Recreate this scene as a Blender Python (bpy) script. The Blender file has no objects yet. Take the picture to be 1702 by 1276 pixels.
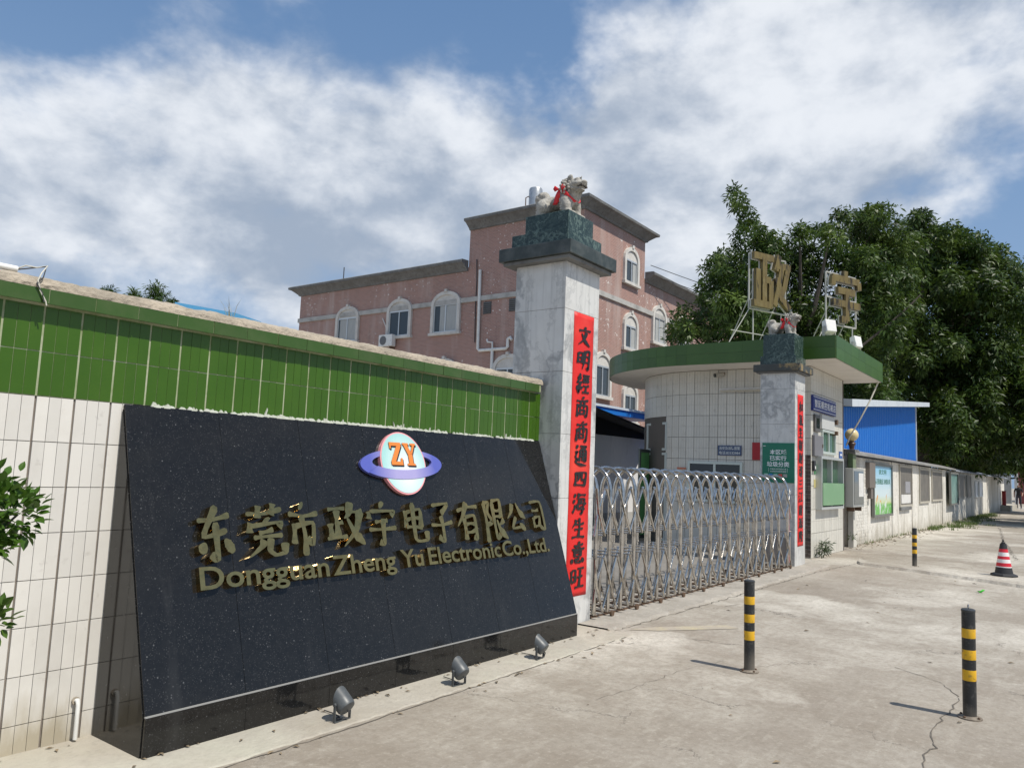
import bpy, bmesh, math, random
import numpy as np
from mathutils import Vector, Matrix, noise as mnoise

S = bpy.context.scene
COL = S.collection
R = math.radians
random.seed(7)

# ------------------------------------------------------------------ camera
cam_data = bpy.data.cameras.new('camera')
cam = bpy.data.objects.new('camera', cam_data)
COL.objects.link(cam)
cam_data.sensor_fit = 'HORIZONTAL'
cam_data.sensor_width = 36.0
cam_data.lens = 27.125
cam_data.clip_start = 0.05
cam_data.clip_end = 3000
yaw, pitch, roll = 0.931072, 0.1069466, 0.0411891
fw = Vector((math.sin(yaw) * math.cos(pitch), math.cos(yaw) * math.cos(pitch), math.sin(pitch)))
rt = Vector((math.cos(yaw), -math.sin(yaw), 0))
up = rt.cross(fw)
rt2 = rt * math.cos(roll) + up * math.sin(roll)
up2 = -rt * math.sin(roll) + up * math.cos(roll)
m3 = Matrix((rt2, up2, -fw)).transposed()
cam.matrix_world = Matrix.Translation((0, 0, 1.5)) @ m3.to_4x4()
S.camera = cam

# ------------------------------------------------------------------ sky and sun
SUN_EL = R(57.5)
SUN_AZ = R(181.0)          # compass angle of the sun: behind the viewer's right, over the road
sun_dir = Vector((math.sin(SUN_AZ) * math.cos(SUN_EL), math.cos(SUN_AZ) * math.cos(SUN_EL), math.sin(SUN_EL)))
W = bpy.data.worlds.new('World')
S.world = W
W.use_nodes = True
wt = W.node_tree
wt.nodes.clear()

def wn(t, **k):
    n = wt.nodes.new(t)
    for a, v in k.items():
        setattr(n, a, v)
    return n

def wmath(op, a, b=None, clamp=False):
    n = wn('ShaderNodeMath', operation=op, use_clamp=clamp)
    for i, v in enumerate((a, b)):
        if v is None:
            continue
        if isinstance(v, (int, float)):
            n.inputs[i].default_value = v
        else:
            wt.links.new(v, n.inputs[i])
    return n.outputs[0]

def wramp(fac, lo, hi):
    n = wn('ShaderNodeMapRange', interpolation_type='SMOOTHSTEP')
    wt.links.new(fac, n.inputs['Value'])
    n.inputs['From Min'].default_value = lo
    n.inputs['From Max'].default_value = hi
    return n.outputs[0]

def wmix(fac, a, b):
    n = wn('ShaderNodeMix', data_type='RGBA')
    if isinstance(fac, (int, float)):
        n.inputs[0].default_value = fac
    else:
        wt.links.new(fac, n.inputs[0])
    for i, v in ((6, a), (7, b)):
        if isinstance(v, tuple):
            n.inputs[i].default_value = (*v, 1)
        else:
            wt.links.new(v, n.inputs[i])
    return n.outputs[2]

sky = wn('ShaderNodeTexSky', sky_type='NISHITA', sun_disc=False)
sky.sun_elevation = SUN_EL
sky.sun_rotation = SUN_AZ
sky.altitude = 50
sky.air_density = 1.0
sky.dust_density = 1.2
sky.ozone_density = 1.6
tc = wn('ShaderNodeTexCoord')
sep = wn('ShaderNodeSeparateXYZ')
wt.links.new(tc.outputs['Generated'], sep.inputs[0])
cmb = wn('ShaderNodeVectorMath', operation='MULTIPLY')
cmb.inputs[1].default_value = (1.0, 1.0, 1.55)
wt.links.new(tc.outputs['Generated'], cmb.inputs[0])
CLOUD_OFF = (3.1, 1.7, 0.0)
# cloud banks seen in the photograph: direction, angular radius, weight
COVER = [(0.327, 0.889, 0.321, 0.133, 0.20), (0.287, 0.920, 0.267, 0.156, 0.14), (0.454, 0.827, 0.332, 0.164, 0.13), (0.500, 0.764, 0.408, 0.179, 0.15), (0.618, 0.686, 0.384, 0.234, 0.22), (0.406, 0.817, 0.410, 0.094, 0.08), (0.732, 0.577, 0.362, 0.172, 0.17), (0.687, 0.664, 0.294, 0.156, 0.10), (0.415, 0.888, 0.200, 0.117, 0.16), (0.586, 0.785, 0.200, 0.062, 0.18), (0.491, 0.852, 0.180, 0.086, 0.10), (0.795, 0.389, 0.465, 0.187, 0.17), (0.843, 0.243, 0.481, 0.203, 0.20), (0.889, 0.277, 0.364, 0.234, 0.18), (0.812, 0.476, 0.338, 0.179, 0.16), (0.910, 0.116, 0.399, 0.172, 0.13), (0.873, 0.382, 0.302, 0.156, 0.15), (0.868, 0.143, 0.476, 0.156, 0.10), (0.933, 0.047, 0.358, 0.062, 0.12), (0.304, 0.855, 0.421, 0.133, -0.20), (0.387, 0.793, 0.470, 0.172, -0.20), (0.570, 0.646, 0.509, 0.234, -0.24), (0.700, 0.532, 0.477, 0.094, -0.20), (0.708, 0.479, 0.518, 0.070, -0.10), (0.955, 0.066, 0.289, 0.133, -0.20), (0.476, 0.848, 0.234, 0.117, -0.12), (0.699, 0.672, 0.243, 0.109, -0.16), (0.623, 0.744, 0.242, 0.078, -0.08)]
BRIGHT = [(0.322, 0.882, 0.344, 0.148, 0.22), (0.572, 0.720, 0.393, 0.109, 0.20), (0.599, 0.689, 0.408, 0.078, 0.10), (0.739, 0.565, 0.367, 0.101, 0.22), (0.805, 0.401, 0.438, 0.117, 0.18), (0.845, 0.244, 0.475, 0.133, 0.22), (0.891, 0.250, 0.380, 0.109, 0.14), (0.819, 0.332, 0.467, 0.086, 0.10), (0.802, 0.472, 0.365, 0.086, 0.08), (0.912, 0.164, 0.376, 0.094, 0.12), (0.424, 0.881, 0.211, 0.078, 0.18), (0.585, 0.785, 0.204, 0.055, 0.22), (0.874, 0.345, 0.342, 0.125, 0.06), (0.363, 0.891, 0.273, 0.094, -0.20), (0.545, 0.779, 0.309, 0.187, -0.22), (0.644, 0.706, 0.296, 0.156, -0.22), (0.719, 0.614, 0.326, 0.094, -0.14), (0.857, 0.302, 0.416, 0.078, -0.16), (0.830, 0.404, 0.384, 0.094, -0.08), (0.448, 0.820, 0.357, 0.125, -0.12), (0.803, 0.522, 0.288, 0.094, -0.06)]


def wnoise(scale, detail, rough, off, dist=0.0, out='Fac', vec=None):
    mp = wn('ShaderNodeMapping')
    mp.inputs['Location'].default_value = off
    wt.links.new(vec if vec is not None else cmb.outputs[0], mp.inputs[0])
    n = wn('ShaderNodeTexNoise', noise_dimensions='3D')
    n.inputs['Scale'].default_value = scale
    n.inputs['Detail'].default_value = detail
    n.inputs['Roughness'].default_value = rough
    n.inputs['Distortion'].default_value = dist
    wt.links.new(mp.outputs[0], n.inputs['Vector'])
    return n.outputs[out]

def wvec(op, a, b):
    n = wn('ShaderNodeVectorMath', operation=op)
    for i, v in ((0, a), (1, b)):
        if isinstance(v, tuple):
            n.inputs[i].default_value = v
        else:
            wt.links.new(v, n.inputs[i])
    return n.outputs['Value'] if op == 'DISTANCE' else n.outputs[0]

wob = wvec('MULTIPLY', wvec('SUBTRACT', wnoise(5.0, 5, .6, (1.2, 4.4, .3), 0, 'Color'), (.5, .5, .5)), (.24, .24, .20))
wdir = wvec('ADD', tc.outputs['Generated'], wob)

def banks(lst):
    tot = None
    for (x, y, z, r, a) in lst:
        k = wmath('MULTIPLY', wramp(wvec('DISTANCE', wdir, (x, y, z)), r * 1.35, 0.0), a)
        tot = k if tot is None else wmath('ADD', tot, k)
    return tot

def shifted(dz):
    return wvec('ADD', cmb.outputs[0], (0.0, 0.0, dz))


base = wnoise(3.1, 9, 0.56, CLOUD_OFF, 0.15)
fine = wnoise(8.5, 8, 0.58, (CLOUD_OFF[0] + 2.07, CLOUD_OFF[1] + 0.13, 0.35), 0.15)
nz = wmath('ADD', wmath('MULTIPLY', base, .64), wmath('MULTIPLY', fine, .36))
field = wmath('ADD', nz, wmath('MULTIPLY', banks(COVER), .78))
mask = wramp(field, 0.41, 0.70)
# sunlit tops and shaded bases: compare the cloud just below with the cloud just above
below = wnoise(3.6, 6, 0.56, CLOUD_OFF, 0.15, 'Fac', shifted(-.055))
above = wnoise(3.6, 6, 0.56, CLOUD_OFF, 0.15, 'Fac', shifted(.055))
rim = wmath('MULTIPLY', wmath('SUBTRACT', below, above), 1.05)
tone = wramp(wmath('ADD', wmath('ADD', wmath('ADD', wmath('MULTIPLY', fine, .8), .10), rim), wmath('MULTIPLY', banks(BRIGHT), .50)), 0.24, 0.74)
cloud = wmix(tone, (4.6, 5.5, 6.9), (11.0, 11.4, 12.0))
blue = wmix(wramp(sep.outputs[2], 0.62, 0.12), (1.80, 3.45, 6.5), (3.6, 5.6, 8.7))
skyc = wmix(0.78, sky.outputs[0], blue)
final = wmix(wmath('MULTIPLY', mask, 0.93), skyc, cloud)
bg = wn('ShaderNodeBackground')
bg.inputs['Strength'].default_value = 0.080
wt.links.new(final, bg.inputs['Color'])
wo = wn('ShaderNodeOutputWorld')
wt.links.new(bg.outputs[0], wo.inputs[0])

W.cycles.sampling_method = 'MANUAL'
W.cycles.sample_map_resolution = 512

sd = bpy.data.lights.new('sun', 'SUN')
sd.energy = 4.6
sd.angle = R(0.53)
sd.color = (1.0, 0.947, 0.855)
sun = bpy.data.objects.new('sun', sd)
COL.objects.link(sun)
sun.rotation_euler = (-sun_dir).to_track_quat('-Z', 'Y').to_euler()
sun.location = sun_dir * 60

S.view_settings.view_transform = 'Standard'
S.view_settings.look = 'None'
S.view_settings.exposure = 0.0
S.view_settings.gamma = 1.0
S.view_settings.use_curve_mapping = False
S.render.engine = 'CYCLES'
S.cycles.max_bounces = 8
S.cycles.transparent_max_bounces = 12

# ------------------------------------------------------------------ materials
MATS = {}

def mat(name, col, rough=0.6, metal=0.0, spec=0.5, layers=(), bump=None, rand=0.0, island=0.0, scale_vec=None, transl=0.0, bump2=None, coat=0.0, splash=None):
    """layers: (scale, detail, lo, hi, colour, amount[, stretch vector]) mixed over the base in world space."""
    if name in MATS:
        return MATS[name]
    m = bpy.data.materials.new(name)
    MATS[name] = m
    m.use_nodes = True
    t = m.node_tree
    t.nodes.clear()
    N = t.nodes.new
    L = t.links.new
    out = N('ShaderNodeOutputMaterial')
    b = N('ShaderNodeBsdfPrincipled')
    L(b.outputs[0], out.inputs[0])
    b.inputs['Roughness'].default_value = rough
    b.inputs['Metallic'].default_value = metal
    b.inputs['Specular IOR Level'].default_value = spec
    if coat:
        b.inputs['Coat Weight'].default_value = coat
        b.inputs['Coat Roughness'].default_value = 0.03
    geo = N('ShaderNodeNewGeometry')
    rgb = N('ShaderNodeRGB')
    rgb.outputs[0].default_value = (*col, 1)
    cur = rgb.outputs[0]

    def noise_fac(scale, detail, lo, hi, stretch):
        v = geo.outputs['Position']
        if stretch:
            mp = N('ShaderNodeVectorMath')
            mp.operation = 'MULTIPLY'
            mp.inputs[1].default_value = stretch
            L(v, mp.inputs[0])
            v = mp.outputs[0]
        n = N('ShaderNodeTexNoise')
        n.inputs['Scale'].default_value = scale
        n.inputs['Detail'].default_value = detail
        n.inputs['Roughness'].default_value = 0.62
        L(v, n.inputs['Vector'])
        r = N('ShaderNodeMapRange')
        r.inputs['From Min'].default_value = lo
        r.inputs['From Max'].default_value = hi
        L(n.outputs['Fac'], r.inputs['Value'])
        return r.outputs[0]

    def mixc(f, a, c, mode='MIX'):
        n = N('ShaderNodeMix')
        n.data_type = 'RGBA'
        n.blend_type = mode
        if isinstance(f, float):
            n.inputs[0].default_value = f
        else:
            L(f, n.inputs[0])
        L(a, n.inputs[6])
        if isinstance(c, tuple):
            n.inputs[7].default_value = (*c, 1)
        else:
            L(c, n.inputs[7])
        return n.outputs[2]

    for ly in layers:
        sc, de, lo, hi, c2, amt = ly[:6]
        f = noise_fac(sc, de, lo, hi, ly[6] if len(ly) > 6 else None)
        mu = N('ShaderNodeMath')
        mu.operation = 'MULTIPLY'
        mu.use_clamp = True
        mu.inputs[1].default_value = amt
        L(f, mu.inputs[0])
        cur = mixc(mu.outputs[0], cur, c2)
    if splash:                       # (height, colour, amount): grime splashed up from the ground, ragged upper edge
        sx = N('ShaderNodeSeparateXYZ')
        L(geo.outputs['Position'], sx.inputs[0])
        nf = noise_fac(4.0, 6, .2, .8, (1, 1, .35))
        ad = N('ShaderNodeMath')
        ad.operation = 'MULTIPLY_ADD'
        ad.inputs[1].default_value = splash[0] * 1.6
        L(nf, ad.inputs[0])
        ad.inputs[2].default_value = -splash[0] * .25
        sb = N('ShaderNodeMath')
        sb.operation = 'SUBTRACT'
        L(ad.outputs[0], sb.inputs[0])
        L(sx.outputs[2], sb.inputs[1])
        rg_ = N('ShaderNodeMapRange')
        rg_.inputs['From Min'].default_value = -splash[0] * .3
        rg_.inputs['From Max'].default_value = splash[0] * .5
        rg_.inputs['To Max'].default_value = splash[2]
        L(sb.outputs[0], rg_.inputs['Value'])
        cur = mixc(rg_.outputs[0], cur, splash[1])
    for src, amt in (('obj', rand), ('isl', island)):
        if not amt:
            continue
        if src == 'obj':
            oi = N('ShaderNodeObjectInfo')
            rv = oi.outputs['Random']
        else:
            rv = geo.outputs['Random Per Island']
        r = N('ShaderNodeMapRange')
        r.inputs['To Min'].default_value = 1 - amt
        r.inputs['To Max'].default_value = 1 + amt
        L(rv, r.inputs['Value'])
        h = N('ShaderNodeHueSaturation')
        L(r.outputs[0], h.inputs['Value'])
        L(cur, h.inputs['Color'])
        cur = h.outputs[0]
    L(cur, b.inputs['Base Color'])
    prev = None
    for bp in (bump, bump2):
        if not bp:
            continue
        n = N('ShaderNodeTexNoise')
        n.inputs['Scale'].default_value = bp[0]
        n.inputs['Detail'].default_value = 6
        L(geo.outputs['Position'], n.inputs['Vector'])
        bn = N('ShaderNodeBump')
        bn.inputs['Strength'].default_value = bp[1]
        bn.inputs['Distance'].default_value = bp[2] if len(bp) > 2 else 0.01
        L(n.outputs['Fac'], bn.inputs['Height'])
        if prev:
            L(prev, bn.inputs['Normal'])
        prev = bn.outputs[0]
        L(prev, b.inputs['Normal'])
    if transl:
        tr = N('ShaderNodeBsdfTranslucent')
        L(cur, tr.inputs[0])
        mx = N('ShaderNodeMixShader')
        mx.inputs[0].default_value = transl
        L(b.outputs[0], mx.inputs[1])
        L(tr.outputs[0], mx.inputs[2])
        L(mx.outputs[0], out.inputs[0])
    return m

# ------------------------------------------------------------------ mesh helpers
class MB:
    def __init__(s):
        s.v = []
        s.f = []

    def add(s, vs, fs):
        o = len(s.v)
        s.v += [tuple(p) for p in vs]
        s.f += [tuple(i + o for i in q) for q in fs]
        return s

    def box(s, x0, x1, y0, y1, z0, z1):
        return s.add([(x0, y0, z0), (x1, y0, z0), (x1, y1, z0), (x0, y1, z0), (x0, y0, z1), (x1, y0, z1), (x1, y1, z1), (x0, y1, z1)],
                     [(3, 2, 1, 0), (4, 5, 6, 7), (0, 1, 5, 4), (1, 2, 6, 5), (2, 3, 7, 6), (3, 0, 4, 7)])

    def hexa(s, p):            # eight corners, bottom ring then top ring
        return s.add(p, [(3, 2, 1, 0), (4, 5, 6, 7), (0, 1, 5, 4), (1, 2, 6, 5), (2, 3, 7, 6), (3, 0, 4, 7)])

    def prism(s, poly, vec):   # closed planar polygon swept by vec
        n = len(poly)
        vec = Vector(vec)
        a = [Vector(p) for p in poly]
        return s.add(a + [p + vec for p in a], [tuple(range(n))[::-1], tuple(range(n, 2 * n))] + [(i, (i + 1) % n, n + (i + 1) % n, n + i) for i in range(n)])

    def tube(s, pts, r, n=8, caps=True):
        pts = [Vector(p) for p in pts]
        rs = r if isinstance(r, (list, tuple)) else [r] * len(pts)
        rings = []
        prevx = None
        for i, p in enumerate(pts):
            d = (pts[min(i + 1, len(pts) - 1)] - pts[max(i - 1, 0)]).normalized()
            if prevx is None:
                prevx = d.orthogonal().normalized()
            else:
                prevx = (prevx - d * prevx.dot(d)).normalized()
            y = d.cross(prevx)
            rings.append([p + (prevx * math.cos(2 * math.pi * k / n) + y * math.sin(2 * math.pi * k / n)) * rs[i] for k in range(n)])
        o = len(s.v)
        for rg in rings:
            s.v += [tuple(q) for q in rg]
        for i in range(len(pts) - 1):
            for k in range(n):
                a = o + i * n + k
                b = o + i * n + (k + 1) % n
                s.f.append((a, b, b + n, a + n))
        if caps:
            s.f.append(tuple(o + k for k in range(n))[::-1])
            s.f.append(tuple(o + (len(pts) - 1) * n + k for k in range(n)))
        return s

    def lathe(s, prof, n=20, c=(0, 0, 0)):   # prof: (radius, z)
        o = len(s.v)
        for r_, z in prof:
            for k in range(n):
                a = 2 * math.pi * k / n
                s.v.append((c[0] + r_ * math.cos(a), c[1] + r_ * math.sin(a), c[2] + z))
        for i in range(len(prof) - 1):
            for k in range(n):
                a = o + i * n + k
                b = o + i * n + (k + 1) % n
                s.f.append((a, b, b + n, a + n))
        s.f.append(tuple(o + k for k in range(n))[::-1])
        s.f.append(tuple(o + (len(prof) - 1) * n + k for k in range(n)))
        return s

    def mesh(s, smooth=False):
        me = bpy.data.meshes.new('m')
        me.from_pydata(s.v, [], s.f)
        me.update()
        if smooth:
            me.shade_smooth()
            me.set_sharp_from_angle(angle=R(38))
        return me

    def build(s, name, m, parent=None, smooth=False, bevel=0.0):
        return obj(name, s.mesh(smooth), m, parent, bevel)


def obj(name, me, m, parent=None, bevel=0.0):
    o = bpy.data.objects.new(name, me)
    me.name = name
    if m is not None and not me.materials:
        me.materials.append(m)
    COL.objects.link(o)
    if parent is not None:
        o.parent = parent
        o.matrix_parent_inverse = Matrix.Translation(-BASE.get(parent.name, Vector((0, 0, 0))))
    if bevel:
        b = o.modifiers.new('bevel', 'BEVEL')
        b.width = bevel
        b.segments = 2
        b.limit_method = 'ANGLE'
        b.angle_limit = R(40)
    return o


BASE = {}

def thing(name, label, cat, loc=(0, 0, 0), group=None):
    """An Empty at the base of a thing; parts are meshed in world coordinates."""
    o = bpy.data.objects.new(name, None)
    o.empty_display_size = 0.2
    COL.objects.link(o)
    o.location = loc
    BASE[o.name] = Vector(loc)
    return tag(o, label, cat, group)


def tag(o, label, cat, group=None):
    o['label'] = label
    o['category'] = cat
    if group:
        o['group'] = group
    return o


def struct(o):
    o['kind'] = 'structure'
    return o


def copy_tree(o, loc, label, parent=None):
    c = o.copy()
    COL.objects.link(c)
    if parent is None:
        c.location = loc
        c['label'] = label
    else:
        c.parent = parent
    for ch in o.children:
        copy_tree(ch, None, None, c)
    return c


def fast_mesh(verts, quads):
    me = bpy.data.meshes.new('m')
    nv, nf = len(verts), len(quads)
    k = quads.shape[1]
    me.vertices.add(nv)
    me.vertices.foreach_set('co', np.ascontiguousarray(verts, dtype=np.float32).ravel())
    me.loops.add(nf * k)
    me.loops.foreach_set('vertex_index', np.ascontiguousarray(quads, dtype=np.int32).ravel())
    me.polygons.add(nf)
    me.polygons.foreach_set('loop_start', np.arange(0, nf * k, k, dtype=np.int32))
    me.polygons.foreach_set('loop_total', np.full(nf, k, dtype=np.int32))
    me.update(calc_edges=True)
    me.validate()
    return me


# ------------------------------------------------------------------ writing
STROKES = {
 '东': 'n12,74 86,80|n50,96 25,48 80,52|n53,70 52,5 38,16|d30,36 16,16|d68,38 88,16',
 '莞': 'n10,84 90,88|n32,97 34,74|n66,99 64,76|d50,74 52,64|n16,62 12,48|n16,60 86,62 78,50|n32,46 68,48|n18,34 84,37|t42,34 36,16 10,2|n58,34 56,8 70,4 92,6 92,24',
 '市': 'd48,98 54,86|n10,76 92,80|n26,60 24,22|n26,58 80,61 77,26 64,30|n50,78 51,40 50,0',
 '政': 'n8,84 50,88|n30,86 30,22|n30,54 48,56|n14,56 14,22|n4,18 52,26|t66,98 60,76 50,62|n60,78 94,82|t86,80 74,36 44,4|s58,62 72,30 99,4',
 '宇': 'd48,98 54,86|n14,80 10,62|n14,78 90,82 82,66|n30,60 70,62|n10,40 92,44|n52,60 53,8 34,16',
 '电': 'n22,74 20,34|n22,72 80,76 78,36|n22,54 78,56|n22,36 78,38|n50,97 50,14 62,4 94,6 95,24',
 '子': 'n20,86 78,90 50,66|n50,66 54,40 52,6 32,16|n6,46 94,50',
 '有': 'n8,78 92,82|t46,98 34,66 6,36|n36,58 36,2|n36,58 78,60 78,6 64,14|n36,42 76,43|n36,26 76,27',
 '限': 'n12,92 12,0|n12,90 36,92 24,66 38,44 16,38|n50,92 84,94 82,54|n50,72 82,74|n50,54 82,55|n50,92 50,8 68,18|t92,46 70,34|s60,46 72,22 98,2',
 '公': 't40,92 30,66 6,44|s58,92 72,66 98,46|n48,52 24,14 78,18|d64,32 86,4',
 '司': 'n14,88 82,92 82,10 60,20|n18,68 60,70|n24,48 24,16|n24,47 58,49 56,18|n24,20 58,22',
 '文': 'd48,98 56,84|n8,72 92,78|t66,74 48,34 8,2|s30,66 54,30 96,0',
 '明': 'n12,80 12,28|n12,78 40,80 40,30|n12,56 40,57|n12,32 40,34|t56,92 56,40 42,2|n56,90 90,92 90,6 74,14|n56,66 88,67|n56,42 88,43',
 '經': 'n28,97 12,74 34,72|n36,80 8,48 42,52|n26,48 26,6 14,14|d12,36 4,14|d38,38 46,20|n48,90 94,93|n60,82 54,66 62,52|n74,84 68,66 76,52|n88,84 82,68 92,54|n52,40 92,43|n72,42 72,8|n44,6 98,9',
 '商': 'd48,98 54,88|n8,80 92,84|d34,74 40,66|d66,76 58,66|n18,60 16,2|n18,58 84,60 84,4 70,12|d42,56 32,44|d58,56 70,44|n36,36 36,14|n36,35 66,36 64,14|n36,16 66,17',
 '通': 'd16,92 26,80|n8,62 26,64 12,38 30,30 14,14|s6,16 30,10 60,4 99,2|n42,92 84,94 66,80|n44,74 42,22|n44,74 86,76 86,22 74,28|n44,58 84,59|n44,42 84,43|n64,90 64,20',
 '四': 'n14,82 16,18|n14,80 88,84 82,16|t40,80 38,54 26,40|n60,82 60,50 76,46|n16,22 82,24',
 '海': 'd12,94 22,80|d6,66 16,54|n6,6 24,40|t48,98 42,84 30,72|n42,86 94,88|n46,68 38,20|n46,68 84,70 76,8 62,14|n28,44 99,48|n40,22 92,24|d60,62 66,54|d58,40 64,30',
 '生': 't30,92 24,72 8,52|n26,72 86,76|n20,44 80,47|n50,98 50,8|n4,6 97,10',
 '意': 'd50,99 54,92|n16,86 84,88|d36,82 40,74|d64,83 58,74|n4,70 96,72|n26,62 26,34|n26,61 74,62 72,34|n26,48 72,49|n26,36 72,37|d16,24 6,4|n34,26 38,4 70,2 76,16|d52,28 58,16|d80,26 94,8',
 '旺': 'n10,84 12,26|n10,82 36,84 36,28|n12,56 36,57|n12,30 36,32|n46,88 94,91|n50,52 90,54|n70,90 70,8|n40,6 99,9',
 '和': 't44,96 20,84|n6,70 52,74|n30,90 30,2|t30,66 18,40 4,24|d34,60 54,38|n62,74 62,18|n62,72 92,74 92,18|n62,24 92,25',
 '氣': 't28,98 10,70|n28,84 84,86|n26,72 74,74|n14,60 76,62 78,14 98,2 99,22|d22,46 30,36|d58,48 50,38|n10,30 66,32|n40,52 40,2|t38,28 10,6|d44,28 66,6',
 '財': 'n14,90 14,28|n14,88 44,90 44,28|n14,70 44,70|n14,50 44,50|n14,30 44,30|t22,26 6,4|d36,26 52,6|n54,68 98,72|n80,98 80,6 64,14|t78,66 66,34 48,18',
 '達': 'd16,92 26,80|n8,62 26,64 12,38 30,30 14,14|s6,16 30,10 60,4 99,2|n42,86 92,88|n66,98 66,70|n36,70 98,72|d52,66 56,56|d80,68 72,56|n40,52 92,54|n44,38 88,40|n34,24 96,26|n66,54 66,12',
 '三': 'n18,84 82,88|n24,50 76,53|n4,10 96,14',
 '江': 'd12,94 22,80|d6,66 16,54|n6,6 24,40|n40,84 92,88|n66,86 66,12|n32,10 99,14',
 '源': 'd12,94 22,80|d6,66 16,54|n6,6 24,40|n34,90 96,93|t38,90 34,40 22,4|n50,74 50,40|n50,72 84,74 84,42|n50,57 84,58|n50,42 84,43|n68,40 68,4 56,10|d54,28 42,8|d78,30 94,10',
 '隆': 'n12,92 12,0|n12,90 34,92 24,66 36,46 16,40|t62,96 44,62|n58,84 86,86 48,58|s60,78 97,56|n54,48 86,50|t50,40 42,28|n52,34 90,36|n56,20 86,22|n44,4 99,7|n70,48 70,4',
}
PROF = {'n': (1.10, .62, .72, 1.20), 't': (1.25, 1.0, .6, .10), 's': (.30, .7, 1.45, .12), 'd': (.20, 1.15, 1.25, .45)}


def brush(ch, w, h, thick, depth, mapf, slant=0.0, flow=0.03, seed=0, block=False):
    """Brush strokes of one character as raised pieces; mapf(x, y, d) places (right, up, out)."""
    mb = MB()
    rnd = random.Random(seed)
    for si, st in enumerate(STROKES[ch].split('|')):
        code = st[0]
        pts = [Vector((float(a) / 100, float(b) / 100)) for a, b in (q.split(',') for q in st[1:].split())]
        if flow:
            pts = [p + Vector((rnd.uniform(-flow, flow), rnd.uniform(-flow, flow))) for p in pts]
        if len(pts) == 2 and not block:
            a, b = pts
            mid = (a + b) / 2 + Vector((-(b - a).y, (b - a).x)) * rnd.uniform(-.07, .07)
            pts = [a, mid, b]
        fine = []
        n = len(pts)
        for i in range(n - 1):
            p0, p1, p2, p3 = pts[max(i - 1, 0)], pts[i], pts[i + 1], pts[min(i + 2, n - 1)]
            if block:
                p0, p3 = p1 - (p2 - p1), p2 + (p2 - p1)
            # soften the turns: tangents at half strength
            for k in range(6):
                t = k / 6
                a = (p2 - p0) * .3
                b = (p3 - p1) * .3
                h1 = 2 * t**3 - 3 * t**2 + 1
                h2 = t**3 - 2 * t**2 + t
                h3 = -2 * t**3 + 3 * t**2
                h4 = t**3 - t**2
                fine.append(p1 * h1 + a * h2 + p2 * h3 + b * h4)
        fine.append(pts[-1])
        L = []
        Rr = []
        pr = PROF[code] if not block else (1, 1, 1, 1)
        m = len(fine)
        for i, p in enumerate(fine):
            d = fine[min(i + 1, m - 1)] - fine[max(i - 1, 0)]
            d = d.normalized() if d.length > 1e-6 else Vector((1, 0))
            nn = Vector((-d.y, d.x))
            t = i / (m - 1) * 3
            k = min(int(t), 2)
            wd = (pr[k] + (pr[k + 1] - pr[k]) * (t - k)) * thick * .5
            if not block:
                wd *= .62 + .58 * abs(d.y)
            if i in (0, m - 1) and not block:
                wd *= .5
            wd *= 1 + .10 * rnd.uniform(-1, 1) * (not block)
            asp = 1.0
            L.append(p + Vector((nn.x * wd * asp, nn.y * wd)))
            Rr.append(p - Vector((nn.x * wd * asp, nn.y * wd)))
        dd = depth * (1 + .02 * si)

        def P(p, d):
            return mapf((p.x + slant * p.y) * w, p.y * h, d)
        o = len(mb.v)
        for i in range(m):
            mb.v += [tuple(P(L[i], dd)), tuple(P(Rr[i], dd)), tuple(P(L[i], 0)), tuple(P(Rr[i], 0))]
        for i in range(m - 1):
            a = o + 4 * i
            mb.f += [(a, a + 1, a + 5, a + 4), (a, a + 4, a + 6, a + 2), (a + 1, a + 3, a + 7, a + 5)]
        mb.f += [(o, o + 2, o + 3, o + 1)]
        e = o + 4 * (m - 1)
        mb.f += [(e, e + 1, e + 3, e + 2)]
    return mb


def text_mesh(body, bold=0.0, extrude=0.0):
    cu = bpy.data.curves.new('t', 'FONT')
    cu.body = body
    cu.offset = bold
    cu.extrude = extrude
    cu.resolution_u = 4
    o = bpy.data.objects.new('t', cu)
    me = bpy.data.meshes.new_from_object(o)
    bpy.data.objects.remove(o)
    bpy.data.curves.remove(cu)
    return me


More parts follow.
